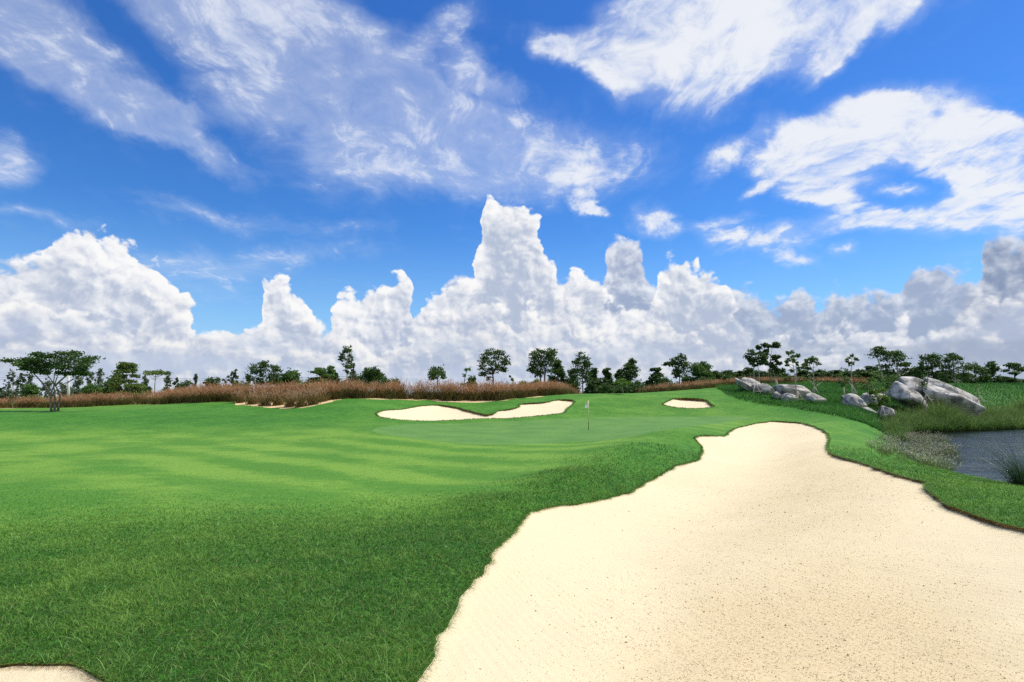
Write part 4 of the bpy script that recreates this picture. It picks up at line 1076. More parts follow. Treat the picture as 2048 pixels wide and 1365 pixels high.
def pixel_tree(px, py, Y, blobs_px, trunks_px, leaf, bark, label, seed, name='tree', ls=None, tr=0.1, zsq=0.82, n_sub=9, n_leaf=12, group=None, flat=0.6, spread=0.42, twigs=0, depth=0.5):
    """a particular tree: leaf masses and trunks measured as (column, row[, radius]) at its own distance"""
    R = np.random.default_rng(seed)
    x = (px - CX) / F * Y; zb = zground(x, Y)[0]; zb = min(zb, (HY - py) / F * Y + 0.3)
    k = Y / F; B = []
    for b in blobs_px:
        bx, by, r = b[:3]; rz = (b[3] if len(b) > 3 else r * zsq)
        B.append(((bx - px) * k, R.normal(0, depth) * r * k * 1.6, (HY - by) * k - zb, r * k, r * k, rz * k))
    T = []
    for tk in trunks_px:
        pts = [((a - px) * k, R.normal(0, 0.02), (HY - b) * k - zb) for a, b in tk]
        if tk[0][1] > py - 8: pts[0] = (pts[0][0], 0.0, min(pts[0][2], -0.1))
        T.append(pts)
    H = max(b[2] for b in B) if B else 3
    return tree(name, label, (x, Y, zb), H, B, leaf, bark, ls or 0.0031 * Y, n_sub, n_leaf, T, tr, flat, spread, seed=seed * 7 + 3, group=group, twigs=twigs)

# -- the flat-topped tree by itself at the left, three stems
R = np.random.default_rng(5)
ub = []
for px, py, r in [(14, 722, 9), (30, 720, 12), (45, 722, 12), (52, 729, 9), (62, 724, 12), (75, 722, 12), (70, 736, 11), (85, 717, 13), (90, 730, 14), (100, 712, 10), (103, 723, 15), (112, 735, 14), (118, 715, 14), (128, 708, 9), (130, 722, 15), (145, 708, 10),
                  (145, 720, 15), (155, 713, 13), (160, 726, 14), (170, 717, 12), (180, 724, 12), (187, 732, 10), (150, 737, 11), (168, 739, 10), (176, 744, 8), (135, 736, 11), (92, 742, 10), (78, 744, 8), (60, 732, 9), (35, 729, 7), (163, 749, 6), (98, 724, 14), (108, 712, 11), (56, 721, 11), (68, 729, 12), (84, 738, 11), (150, 746, 9), (163, 747, 10), (58, 738, 9), (97, 747, 8), (120, 746, 9), (138, 747, 9)]:
    ub.append((px, py, r * 0.95, r * 0.40))
pixel_tree(108, 820, 50, ub, [[(103, 818), (100, 792), (110, 768), (118, 745), (140, 725)], [(109, 819), (110, 795), (107, 765), (112, 730)], [(115, 820), (121, 795), (112, 772), (90, 745), (72, 730)], [(101, 792), (88, 770), (66, 745), (40, 728)], [(110, 772), (128, 755), (150, 740), (170, 730)]],
           'dark', 'grey', 'wide flat-topped tree with three pale stems standing alone on the mown grass', 11, 'umbrella_tree', ls=0.17, tr=0.075, n_sub=10, n_leaf=12, flat=0.6, spread=0.6, depth=0.9)

# -- background trees, left to right
BG = [
 (3, 776, 14, 95, 'slim', 'grey', 'pale', 'small greyish tree cut off by the left edge'),
 (24, 745, 26, 92, 'slim', 'grey', 'pale', 'slender grey-green tree leftmost behind the flat-topped tree'),
 (40, 750, 24, 94, 'slim', 'grey', 'pale', 'slender grey-green tree second from the left behind the flat-topped tree'),
 (58, 749, 30, 96, 'slim', 'grey', 'pale', 'thin-leaved grey tree under the left arm of the flat-topped tree'),
 (62, 770, 40, 88, 'bush', 'mid', 'dark', 'low bushy tree under the left arm of the flat-topped tree'),
 (92, 762, 34, 94, 'slim', 'grey', 'pale', 'loose grey-green tree directly behind the stems of the flat-topped tree'),
 (122, 768, 26, 93, 'slim', 'grey', 'pale', 'small grey-green tree just left of the white utility pole'),
 (154, 753, 40, 93, 'slim', 'grey', 'pale', 'spreading grey-green tree just right of the white utility pole'),
 (177, 744, 20, 96, 'slim', 'grey', 'pale', 'narrow grey-green tree between the utility pole and the tiered tree'),
 (199, 741, 34, 92, 'slim', 'grey', 'pale', 'taller grey-green tree touching the left side of the tiered tree'),
 (222, 757, 32, 90, 'bush', 'mid', 'dark', 'low green tree tucked against the left foot of the tiered tree'),
 (252, 726, 58, 84, 'tier', 'light', 'grey', 'light green tree with layered branches behind the red grass'),
 (293, 755, 20, 92, 'slim', 'grey', 'pale', 'small upright grey tree beside the thin open-crowned tree'),
 (310, 741, 52, 88, 'flat', 'light', 'pale', 'thin open-crowned tree with a white trunk and few leaves'),
 (336, 756, 28, 94, 'slim', 'grey', 'pale', 'airy grey-green tree right of the thin open-crowned tree'),
 (352, 757, 14, 96, 'slim', 'grey', 'pale', 'narrow grey sapling left of the small dark round tree'),
 (374, 757, 34, 86, 'bush', 'dark', 'dark', 'small dark round bushy tree with a grey sapling on each side'),
 (391, 751, 13, 94, 'slim', 'grey', 'pale', 'narrow grey sapling right of the small dark round tree'),
 (426, 750, 30, 86, 'bush', 'dark', 'dark', 'small dark round tree with slender saplings to its right'),
 (453, 747, 16, 94, 'sparse', 'grey', 'dark', 'nearly leafless twiggy sapling beside the slender pale tree'),
 (468, 740, 20, 92, 'slim', 'grey', 'pale', 'slender pale tree standing above the red grass'),
 (480, 758, 22, 88, 'bush', 'mid', 'dark', 'low green shrub at the foot of the slender pale tree'),
 (496, 750, 18, 90, 'slim', 'light', 'pale', 'light green sapling leaning against the big dark clumpy tree'),
 (575, 738, 54, 84, 'round', 'mid', 'dark', 'mid green tree right of the big dark clumpy tree'),
 (608, 752, 46, 86, 'bush', 'mid', 'dark', 'low green tree left of the spreading layered tree'),
 (640, 739, 70, 82, 'tier', 'mid', 'dark', 'spreading green tree with layered drooping branches'),
 (664, 733, 36, 84, 'cone', 'mid', 'dark', 'pointed green tree rising behind the spreading layered tree'),
 (702, 719, 28, 84, 'slim', 'grey', 'pale', 'narrow grey-green tree right behind the tall slim tree'),
 (708, 748, 44, 86, 'bush', 'mid', 'dark', 'low green tree at the foot of the tall slim tree'),
 (741, 729, 56, 82, 'round', 'dark', 'dark', 'open round-crowned tree right of the tall slim tree'),
 (790, 757, 22, 92, 'bush', 'mid', 'dark', 'tiny treetop peeping over the red grass on its own'),
 (926, 734, 34, 84, 'sparse', 'mid', 'dark', 'scrappy open tree between two dark round trees'),
 (944, 748, 20, 86, 'bush', 'dark', 'dark', 'small dark shrub beside the scrappy open tree'),
 (1026, 751, 18, 84, 'sparse', 'light', 'pale', 'small light green tree right of the lone round tree'),
 (1047, 763, 30, 88, 'bush', 'light', 'dark', 'low pale shrub just showing over the red grass'),
 (1068, 755, 22, 88, 'bush', 'mid', 'dark', 'low shrub at the left foot of the twin-trunked tree'),
 (1117, 722, 44, 90, 'cone', 'dark', 'dark', 'broad dark tree filling the right side of the twin-trunked tree'),
 (1188, 738, 36, 92, 'cone', 'dark', 'dark', 'dark tree right of the two-tiered pointed tree'),
 (1212, 737, 34, 95, 'cone', 'dark', 'dark', 'dark pointed tree above the flagstick'),
 (1238, 740, 30, 93, 'cone', 'dark', 'dark', 'narrow dark tree left of the tallest dark pyramid tree'),
 (1262, 720, 52, 90, 'cone', 'dark', 'dark', 'tallest dark pyramid tree behind the yellow-green young tree'),
 (1222, 766, 46, 84, 'bush', 'dark', 'dark', 'dark undergrowth tree left of the yellow-green young tree'),
 (1268, 762, 50, 82, 'bush', 'dark', 'dark', 'dark undergrowth tree right of the yellow-green young tree'),
 (1309, 736, 34, 88, 'tier', 'dark', 'dark', 'dark feathery tree at the left end of the knoll grass'),
 (1336, 747, 44, 86, 'bush', 'dark', 'dark', 'low dark tree between the feathery tree and the leaning tree'),
 (1377, 752, 34, 90, 'round', 'dark', 'dark', 'dark tree filling the gap under the leaning tree'),
 (1405, 721, 50, 88, 'round', 'mid', 'pale', 'open round tree with a pale trunk right of the leaning tree'),
 (1428, 742, 32, 90, 'round', 'dark', 'dark', 'small dark tree right of the open round tree'),
]

BG += [(10, 778, 30, 90, 'bush', 'grey', 'dark', 'low grey-green bush at the far left behind the red grass'), (140, 775, 40, 88, 'bush', 'grey', 'dark', 'low grey-green bush under the white utility pole'),
 (185, 768, 40, 88, 'bush', 'mid', 'dark', 'low green bush left of the tiered tree behind the red grass'), (280, 772, 36, 88, 'bush', 'mid', 'dark', 'low green bush right of the tiered tree behind the red grass'),
 (556, 752, 46, 88, 'bush', 'mid', 'dark', 'low green bush filling the gap right of the big dark clumpy tree'), (765, 748, 30, 86, 'bush', 'mid', 'dark', 'low green bush at the right foot of the open round-crowned tree'),
 (686, 752, 36, 88, 'bush', 'mid', 'dark', 'low green bush left of the tall slim tree trunk'), (1140, 752, 40, 92, 'bush', 'dark', 'dark', 'low dark bush between the twin-trunked tree and the two-tiered tree'),
 (1202, 756, 44, 94, 'bush', 'dark', 'dark', 'low dark bush right of the two-tiered pointed tree'), (1292, 764, 36, 90, 'bush', 'dark', 'dark', 'low dark bush between the dark pyramid tree and the feathery tree'),
 (1392, 752, 40, 92, 'bush', 'mid', 'dark', 'low green bush under the open round tree with a pale trunk'), (1446, 750, 36, 92, 'bush', 'dark', 'dark', 'low dark bush at the right of the small dark tree on the knoll'),
 (1247, 764, 50, 80, 'bush', 'dark', 'dark', 'dark bush straight behind the yellow-green young tree'), (1414, 754, 40, 84, 'bush', 'dark', 'dark', 'dark bush at the foot of the open round tree with a pale trunk')]
seed = 100
for r in BG:
    seed += 1
    simple_tree(*r, seed=seed, bare=0.25 if r[4] in ('flat',) else 0.0, n_sub=5 if r[4] in ('slim', 'sparse', 'flat') else 12, n_leaf=7 if r[4] in ('slim', 'sparse') else (6 if r[4] == 'flat' else 14))

# -- particular trees
pixel_tree(528, 775, 80, [(510, 738, 10), (520, 733, 9), (533, 730, 9), (543, 736, 9), (552, 745, 9), (508, 752, 11), (523, 748, 11), (538, 750, 11), (550, 757, 9), (513, 764, 10), (530, 764, 11), (546, 766, 9)],
           [[(526, 775), (525, 760), (528, 742)]], 'dark', 'dark', 'big dark clumpy tree behind the left part of the hedge', 21, n_sub=10, n_leaf=14)
pixel_tree(694, 768, 72, [(696, 698, 7), (703, 704, 7), (690, 703, 5), (685, 712, 6), (699, 713, 5), (684, 719, 5), (695, 722, 5), (690, 729, 5), (698, 735, 5), (693, 745, 4)],
           [[(693, 768), (694, 745), (695, 722), (696, 700)]], 'dark', 'pale', 'tallest slim tree with a bare white trunk and small tufts', 22, tr=0.12, n_sub=7, n_leaf=10)
pixel_tree(875, 770, 76, [(875, 738, 8), (866, 745, 8), (884, 746, 8), (875, 750, 9), (864, 755, 6), (887, 754, 6)], [[(875, 775), (875, 745)]], 'dark', 'dark', 'small dark round tree alone above the hedge', 23, n_sub=11, n_leaf=14)
pixel_tree(988, 775, 66, [(965, 722, 8), (972, 713, 9), (984, 706, 10), (998, 706, 9), (1008, 716, 8), (1014, 727, 7), (962, 735, 7), (975, 728, 11), (990, 722, 12), (1003, 730, 10), (966, 748, 6), (979, 743, 8), (994, 738, 8), (1008, 739, 6), (977, 758, 4)],
           [[(988, 772), (986, 752), (984, 740), (980, 722)], [(985, 748), (992, 736), (1000, 722)]], 'dark', 'dark', 'lone round tree with open leafy crown and forked dark trunk', 24, tr=0.13, n_sub=9, n_leaf=12, spread=0.45)
pixel_tree(1084, 775, 78, [(1075, 705, 8), (1070, 715, 9), (1084, 710, 10), (1098, 706, 9), (1106, 706, 7), (1068, 728, 9), (1082, 724, 12), (1096, 720, 11), (1107, 718, 8), (1067, 740, 8), (1080, 738, 11), (1095, 736, 11), (1078, 749, 8)],
           [[(1081, 775), (1081, 755), (1080, 735), (1082, 715)], [(1090, 775), (1089, 755), (1092, 735), (1098, 715)]], 'dark', 'grey', 'large dark clumpy tree with two pale trunks', 25, tr=0.16, n_sub=11, n_leaf=13)
pixel_tree(1162, 775, 82, [(1160, 713, 9), (1166, 722, 9), (1153, 724, 7), (1176, 729, 6), (1160, 735, 11), (1146, 742, 9), (1172, 744, 10), (1158, 750, 13), (1144, 758, 9), (1174, 760, 10)],
           [[(1166, 778), (1165, 755), (1161, 720)]], 'dark', 'grey', 'two-tiered pointed dark tree with a slim upper crown', 26, n_sub=11, n_leaf=13)
pixel_tree(1246, 789, 61.5, [(1236, 766, 6, 3), (1245, 761, 7, 3), (1255, 766, 6, 3), (1247, 768, 6, 3)], [[(1247, 789), (1245, 775), (1246, 765)]], 'lime', 'pale', 'yellow-green young tree on the crest behind the flagstick', 27, 'young_tree', tr=0.04, n_sub=10, n_leaf=16, ls=0.16)
pixel_tree(1358, 765, 80, [(1360, 717, 8), (1350, 722, 8), (1366, 724, 9), (1358, 729, 11), (1338, 727, 7, 3), (1332, 729, 5, 3), (1345, 727, 7), (1371, 734, 9), (1360, 740, 10), (1350, 745, 7), (1368, 750, 10), (1352, 753, 6)],
           [[(1357, 768), (1360, 752), (1356, 738), (1360, 722)], [(1357, 742), (1347, 732), (1336, 728)]], 'dark', 'dark', 'leaning dark tree with one long side branch to the left', 28, n_sub=10, n_leaf=13)

# -- dense row behind the knoll: copies of six trees, each with its own label
row = [(1455, 736, 34), (1477, 742, 30), (1497, 733, 28), (1520, 741, 34), (1546, 738, 38), (1560, 745, 36), (1585, 748, 34), (1606, 740, 32), (1634, 738, 34), (1655, 742, 32), (1676, 740, 32), (1698, 741, 32), (1722, 734, 34), (1742, 732, 36), (1770, 738, 36),
       (1820, 745, 30), (1840, 735, 32), (1888, 740, 34), (1925, 742, 32), (1965, 752, 30), (2008, 752, 34), (2046, 758, 40), (1880, 752, 44), (1798, 752, 40), (1655, 755, 44), (1600, 756, 40), (1500, 754, 44), (1700, 756, 44)]
protos = []
for i in range(6):
    R = np.random.default_rng(300 + i); B = crown_blobs(('round', 'cone', 'round', 'bush', 'cone', 'round')[i], 6.0, 3.4 if i % 2 else 3.8, R)
    B += crown_blobs('bush', 3.2, 4.2, R) + crown_blobs('bush', 4.6, 3.6, R)
    protos.append((B, i))
made = []
where = ['above the left end of the knoll grass', 'right of the leftmost one in the row', 'behind the pair of tufted trees', 'between the pair of tufted trees', 'under the taller tufted tree', 'right of the taller tufted tree', 'behind the double-stemmed staked tree',
         'right of the double-stemmed staked tree', 'behind the staked tree with a flat crown', 'right of the staked tree with a flat crown', 'left of the twiggy staked tree', 'behind the twiggy staked tree', 'right of the twiggy staked tree',
         'left of the tall leaning-crown tree', 'below the tall leaning-crown tree', 'in the gap left of the big twin dark trees', 'left of the big spreading dark tree', 'between the two big dark trees by the boulders', 'right of the two big dark trees', 'before the dark columnar tree',
         'low beside the flat-topped tree at the right', 'at the right edge under the flat-topped tree', 'low between the big dark trees over the boulders', 'low behind the leftmost boulder slab', 'low behind the boulders of the middle heap', 'low behind the staked tree on the knoll', 'low behind the red grass on the knoll', 'low under the twiggy staked tree']
for i, (px, top, wpx) in enumerate(row):
    Y = 98 + (i * 37 % 11) - (6 if i > 21 else 0); x = (px - CX) / F * Y; zb = zground(x, Y)[0] - 0.2; H = (HY - top) / F * Y - zb
    B, k = protos[i % 6]
    lab = 'dark tree in the far row ' + where[i]
    grp = 'dark trees in the row behind the knoll'
    if i < 6:
        o = tree('tree', lab, (x, Y, zb), 6.0, B, 'dark', 'dark', 0.34, 12, 18, None, 0.14, seed=400 + i, group=grp); made.append(o)
    else:
        src = made[i % 6]; o = src.copy(); COL.objects.link(o); o.location = (x, Y, zb); o['label'] = lab
        for ch in list(src.children):
            c = ch.copy(); COL.objects.link(c); c.parent = o
    sc = H / 6.2; o.scale = (wpx / F * Y / 3.6 * 1.3, wpx / F * Y / 3.6 * 1.3, sc); o.rotation_euler = (0, 0, (i * 2.4) % 6.28)

# -- trees on and around the knoll
pixel_tree(1513, 770, 69, [(1499, 706, 6), (1496, 712, 6), (1503, 720, 6), (1511, 706, 6), (1516, 714, 8), (1509, 722, 6), (1523, 707, 5), (1525, 716, 6), (1520, 724, 6), (1500, 727, 4), (1519, 729, 6), (1512, 731, 4)],
           [[(1508, 772), (1508, 750), (1507, 728), (1503, 715)], [(1519, 770), (1518, 745), (1514, 725), (1514, 710)]], 'dark', 'pale', 'tufted tree with two thin white trunks left of the taller tufted tree', 41, tr=0.06, n_sub=9, n_leaf=14, ls=0.2, zsq=0.7)
pixel_tree(1541, 768, 72, [(1518, 695, 5), (1526, 690, 6), (1533, 692, 4), (1539, 693, 5), (1546, 692, 7), (1552, 694, 4), (1533, 704, 5), (1531, 711, 4), (1549, 715, 6), (1556, 715, 4), (1530, 722, 5), (1534, 727, 4), (1548, 722, 6), (1542, 728, 5), (1558, 727, 5), (1544, 735, 6), (1551, 740, 7), (1560, 742, 6)],
           [[(1541, 768), (1541, 745), (1541, 715), (1544, 697)], [(1541, 722), (1547, 718), (1552, 716)], [(1541, 735), (1535, 728), (1530, 722)], [(1542, 712), (1534, 706), (1526, 692)]], 'dark', 'grey', 'taller tufted tree with clearly separate leaf clusters', 42, tr=0.07, n_sub=11, n_leaf=16, ls=0.2, zsq=0.75, spread=0.34)
pixel_tree(1590, 806, 52, [(1577, 706, 4), (1585, 704, 4), (1584, 714, 6), (1577, 719, 5), (1592, 712, 4), (1574, 724, 3), (1595, 727, 4), (1588, 722, 4), (1573, 731, 2.5), (1600, 742, 3), (1585, 742, 3), (1596, 737, 3)],
           [[(1593, 806), (1592, 775), (1588, 745), (1585, 722), (1583, 708)], [(1592, 765), (1593, 745), (1594, 728)]], 'mid', 'pale', 'staked double-stemmed young tree in front of the wide boulder', 43, 'young_tree', tr=0.055, n_sub=7, n_leaf=11, ls=0.14)
pixel_tree(1630, 792, 56, [(1617, 722, 5), (1625, 717, 5), (1632, 720, 5), (1626, 726, 6), (1614, 729, 4), (1638, 729, 4), (1607, 731, 3), (1606, 736, 6, 2.5), (1618, 737, 5, 3)],
           [[(1629, 792), (1628, 768), (1627, 745), (1628, 722)], [(1628, 745), (1622, 736), (1617, 727)], [(1629, 780), (1633, 772), (1645, 764), (1647, 758)], [(1628, 770), (1620, 763), (1613, 759)]], 'mid', 'pale', 'staked young tree with a flat crown and two bare low branches', 44, 'young_tree', tr=0.055, n_sub=8, n_leaf=12, ls=0.14)
pixel_tree(1703, 790, 56, [(1692, 722, 3), (1697, 718, 4), (1704, 712, 3), (1713, 718, 3), (1703, 729, 5), (1699, 726, 3), (1716, 720, 2)],
           [[(1703, 790), (1704, 768), (1702, 745), (1704, 728), (1704, 712)], [(1703, 772), (1697, 763), (1691, 758)]], 'mid', 'pale', 'twiggy staked young tree with a thin tuft of leaves behind the small boulders', 45, 'young_tree', tr=0.055, n_sub=6, n_leaf=10, ls=0.14)
pixel_tree(1552, 776, 62, [], [[(1552, 778), (1551, 762), (1549, 750), (1546, 741)]], 'mid', 'pale', 'bare staked trunk without leaves left of the wide boulder', 46, 'young_tree', tr=0.05)
pixel_tree(1688, 800, 51, [(1680, 752, 7), (1686, 742, 6), (1678, 765, 5), (1690, 758, 5), (1684, 770, 4)], [[(1691, 802), (1687, 780), (1684, 765), (1680, 758)]], 'mid', 'pale', 'thin hazy young tree beside the horizontal prop rail', 47, 'young_tree', tr=0.045, n_sub=6, n_leaf=9, ls=0.13)
pixel_tree(1750, 830, 47, [(1742, 760, 5), (1747, 772, 6), (1756, 783, 8, 5), (1768, 782, 6), (1752, 793, 8), (1766, 796, 6), (1745, 786, 5), (1758, 805, 6), (1748, 810, 5), (1762, 815, 6), (1754, 822, 5), (1775, 800, 5)], [[(1758, 832), (1757, 805), (1750, 780), (1736, 755)], [(1757, 812), (1764, 795), (1770, 785)]],
           'lime', 'pale', 'bright green leafy young tree in front of the small boulders', 48, 'young_tree', tr=0.05, n_sub=8, n_leaf=12, ls=0.15)
pixel_tree(1725, 800, 60, [(1718, 780, 10), (1730, 772, 10), (1742, 782, 9), (1728, 790, 9), (1772, 760, 12), (1758, 752, 12), (1786, 756, 10), (1770, 772, 9)], [[(1735, 802), (1738, 780), (1760, 760)]], 'mid', 'grey', 'bushy green shrub tree between the small boulders and the large slabs', 49, 'shrub', tr=0.06, n_sub=8, n_leaf=12, ls=0.18)
pixel_tree(1852, 800, 47.5, [(1846, 765, 5), (1844, 772, 5), (1853, 762, 3), (1856, 745, 2.5), (1850, 752, 3)], [[(1853, 803), (1852, 785), (1850, 765), (1847, 750)], [(1852, 780), (1855, 762), (1855, 745)]], 'mid', 'pale', 'staked young tree with pale forked stems against the large slabs', 50, 'young_tree', tr=0.045, n_sub=6, n_leaf=9, ls=0.12)
pixel_tree(1960, 802, 56, [(1953, 776, 2), (1957, 771, 2)], [[(1961, 803), (1959, 790), (1958, 772)], [(1960, 790), (1955, 780), (1951, 772)]], 'light', 'pale', 'thin bare staked sapling right of the large slabs', 51, 'young_tree', tr=0.04, n_sub=4, n_leaf=7, ls=0.1)
pixel_tree(1765, 770, 86, [(1747, 702, 9, 6), (1757, 700, 9, 6), (1750, 710, 9, 6), (1765, 706, 6, 5), (1780, 712, 11, 8), (1792, 707, 10, 6), (1800, 714, 9, 6), (1775, 725, 13), (1792, 724, 12), (1770, 740, 13), (1806, 730, 9, 4), (1817, 730, 7, 3), (1812, 740, 9, 4), (1820, 745, 6, 3), (1786, 745, 8), (1806, 750, 8, 4)],
           [[(1768, 775), (1763, 745), (1757, 722), (1750, 705)], [(1800, 775), (1796, 748), (1793, 728), (1790, 712)], [(1797, 752), (1806, 740), (1816, 732)]], 'dark', 'pale', 'tall dark tree with a round top on a pale leaning trunk', 52, tr=0.16, n_sub=10, n_leaf=13)
pixel_tree(1862, 770, 84, [(1852, 715, 9, 6), (1864, 711, 9, 6), (1875, 716, 8, 6), (1845, 728, 10), (1860, 725, 12), (1876, 728, 9), (1838, 740, 9), (1852, 740, 11), (1868, 740, 10), (1842, 752, 9), (1860, 755, 11), (1876, 750, 8)], [[(1872, 775), (1868, 755), (1862, 735), (1862, 715)]], 'dark', 'dark', 'big spreading dark tree behind the middle of the large slabs', 53, tr=0.17, n_sub=10, n_leaf=13)
pixel_tree(1908, 775, 82, [(1892, 720, 8, 6), (1902, 714, 9, 6), (1914, 714, 9, 6), (1925, 722, 8), (1890, 735, 10), (1906, 730, 13), (1922, 736, 11), (1895, 752, 11), (1912, 750, 13), (1928, 756, 10), (1905, 765, 12), (1890, 766, 9), (1935, 735, 6)], [[(1909, 790), (1910, 765), (1908, 740), (1906, 715)], [(1909, 735), (1904, 715), (1902, 706)]], 'dark', 'pale', 'big dark tree with a twiggy top behind the right end of the large slabs', 54, tr=0.13, n_sub=10, n_leaf=13)
pixel_tree(1950, 772, 84, [(1950, 732, 8), (1943, 742, 9), (1957, 745, 9), (1948, 757, 12), (1962, 756, 8), (1940, 766, 9), (1957, 768, 9)], [[(1950, 776), (1950, 755), (1950, 735)]], 'dark', 'dark', 'dark round-topped tree between the twiggy-topped tree and the columnar tree', 55, n_sub=10, n_leaf=13)
pixel_tree(1982, 770, 86, [(1978, 732, 7), (1985, 730, 7), (1977, 743, 8), (1986, 742, 7), (1994, 738, 5), (1979, 755, 9), (1992, 752, 8), (1982, 764, 10), (1998, 762, 6)], [[(1982, 774), (1982, 755), (1981, 735)]], 'dark', 'dark', 'dark columnar tree standing at the edge of the green field', 56, n_sub=11, n_leaf=13)
pixel_tree(2030, 768, 86, [(2020, 732, 7, 3), (2030, 729, 8, 3), (2040, 730, 7, 3), (2018, 741, 6, 2.5), (2032, 738, 8, 3.5), (2044, 738, 7, 3), (2025, 747, 6, 3), (2054, 740, 8)], [[(2029, 770), (2030, 755), (2027, 735)], [(2030, 752), (2036, 742), (2038, 732)]], 'dark', 'dark', 'small flat-topped dark tree at the right edge over the field', 57, 'umbrella_tree', tr=0.12, n_sub=9, n_leaf=13)
# ------------------------------------------------------------------ boulders
mat_rock, t = material('granite')
tc = t.n('ShaderNodeTexCoord').outputs['Object']
r1 = t.noise(tc, 0.9, 6, 0.62, 0.4); r2 = t.noise(tc, 7.0, 6, 0.7); r3 = t.noise(tc, 0.5, 3, 0.5)
c = t.ramp(r1, [(0.34, (0.09, 0.088, 0.085)), (0.44, (0.28, 0.27, 0.25)), (0.53, (0.52, 0.50, 0.46)), (0.7, (0.70, 0.67, 0.63))])
ck = t.voro(t.mapping(tc, (0.55, 0.9, 1.5), (0, math.radians(24), 0)), 1.0, 2.0, 0.5, 'DISTANCE_TO_EDGE')
cr = t.smooth(ck, 0.035, 0.0)
c = t.mix(t.m('MULTIPLY', cr, 0.6), c, (0.06, 0.055, 0.05))
c = t.mix(t.m('MULTIPLY', t.smooth(r3, 0.55, 0.7), 0.5), c, (0.42, 0.30, 0.20))
c = t.mix(t.smooth(r2, 0.3, 0.75), t.mix(1.0, c, (0.72, 0.72, 0.73), 'MULTIPLY'), t.mix(1.0, c, (1.12, 1.12, 1.12), 'MULTIPLY'))
finish(t, c, 0.9, 0.15, t.m('ADD', t.m('ADD', r1, t.m('MULTIPLY', r2, 0.3)), t.m('MULTIPLY', cr, -0.6)), 0.35, 0.08)

def noise3(p, s, seed):
    return (fbm(p[:, 0] * s + seed, p[:, 1] * s - seed, seed, 4) + fbm(p[:, 1] * s + 7.1, p[:, 2] * s + seed, seed + 5, 4) + fbm(p[:, 2] * s - 3.7, p[:, 0] * s + 1.9, seed + 9, 4)) / 3 - 0.5
import bmesh
def boulder(label, px, py, Y, w, h, d, tilt=0.0, yaw=0.0, seed=1, pitch=24, planes=9, soft=13, amp=0.12, lie=0.25, squash=None):
    """w, h in picture units at distance Y; d = depth in metres; (px, py) = centre of the foot"""
    R = np.random.default_rng(seed)
    bm = bmesh.new(); bmesh.ops.create_icosphere(bm, subdivisions=5, radius=1.0)
    v = np.array([q.co[:] for q in bm.verts]); f = np.array([[q.index for q in fc.verts] for fc in bm.faces]); bm.free()
    nrm_ = R.normal(size=(planes, 3)); nrm_ /= np.linalg.norm(nrm_, axis=1, keepdims=True)
    nrm_ = np.vstack([nrm_, [[0, 0, 1], [0, 0, -1], [1, 0, 0], [-1, 0, 0], [0, 1, 0], [0, -1, 0]]])
    hs = np.r_[R.uniform(0.72, 1.0, planes), np.full(6, 0.97)]
    s = np.maximum(v @ nrm_.T, 0) / hs
    rad = (s ** soft).sum(1) ** (-1.0 / soft)
    p = v * rad[:, None]
    p += v * (noise3(v, 1.3, seed) * amp * 2.2 + noise3(v, 4.5, seed + 3) * amp * 0.7)[:, None]
    k = Y / F; size = np.array([w * k * 0.5, d * 0.5, h * k * 0.5])
    p = p * size
    ct, st = math.cos(-tilt), math.sin(-tilt)
    p = p @ np.array([[ct, 0, -st], [0, 1, 0], [st, 0, ct]])       # lean within the x-z plane
    cp, sp_ = math.cos(math.radians(pitch)), math.sin(math.radians(pitch))
    p = p @ np.array([[1, 0, 0], [0, cp, sp_], [0, -sp_, cp]])      # top turned towards the green
    cy, sy = math.cos(yaw), math.sin(yaw)
    p = p @ np.array([[cy, sy, 0], [-sy, cy, 0], [0, 0, 1]])
    p[:, 2] += size[2] * (1 - lie)
    x = (px - CX) / F * Y; loc = (x, Y, (HY - py) / F * Y)
    o = mobj('boulder', p, None, f, mat_rock, True, None, None, loc)
    md = o.modifiers.new('edges', 'WEIGHTED_NORMAL') if False else None
    return tag(o, label, 'boulder', 'boulders on the knoll by the pond')

boulder('leftmost boulder on the knoll, a flat slab sloping down to the right', 1492, 783, 58.5, 50, 15, 2.2, math.radians(-24), 0.2, 3, lie=-0.2)
boulder('low pale slab behind the leftmost sloping slab on the knoll', 1500, 775, 60.5, 40, 14, 2.0, math.radians(-18), 0.0, 5, lie=-0.2)
boulder('steep boulder with a tan face between the sloping slabs and the wide boulder', 1531, 792, 56.5, 40, 27, 2.2, math.radians(-28), 0.3, 8)
boulder('widest rounded boulder of the middle heap behind the double-stemmed staked tree', 1586, 798, 53.5, 66, 34, 2.8, math.radians(-4), 0.1, 12, lie=0.3)
boulder('dark low boulder under the front of the wide rounded boulder', 1579, 802, 51.6, 36, 17, 1.6, math.radians(-5), -0.2, 15)
boulder('small pale wedge at the left foot of the wide rounded boulder', 1556, 796, 52.8, 22, 12, 1.0, math.radians(-12), 0.0, 17)
boulder('white boulder at the right end of the middle heap beside the wide boulder', 1628, 806, 50, 34, 20, 1.5, math.radians(-8), 0.2, 22)
boulder('dark grey boulder at the front left of the small heap by the bright green tree', 1711, 816, 47, 36, 25, 1.6, math.radians(-3), 0.2, 25, lie=0.15)
boulder('pinkish upright boulder behind the dark grey boulder of the small heap', 1736, 815, 49, 30, 30, 1.5, math.radians(-15), 0.0, 28, lie=0.2)
boulder('low brown boulder behind the prop rail, at the back left of the small heap', 1702, 808, 50.5, 34, 16, 1.2, 0, 0.2, 29)
boulder('flat pale slab lying at the foot of the small heap', 1738, 828, 45.5, 34, 13, 1.3, math.radians(-22), 0.0, 31)
boulder('small rounded boulder at the right foot of the bright green tree', 1777, 833, 44.5, 26, 20, 1.1, math.radians(-20), 0.1, 33)
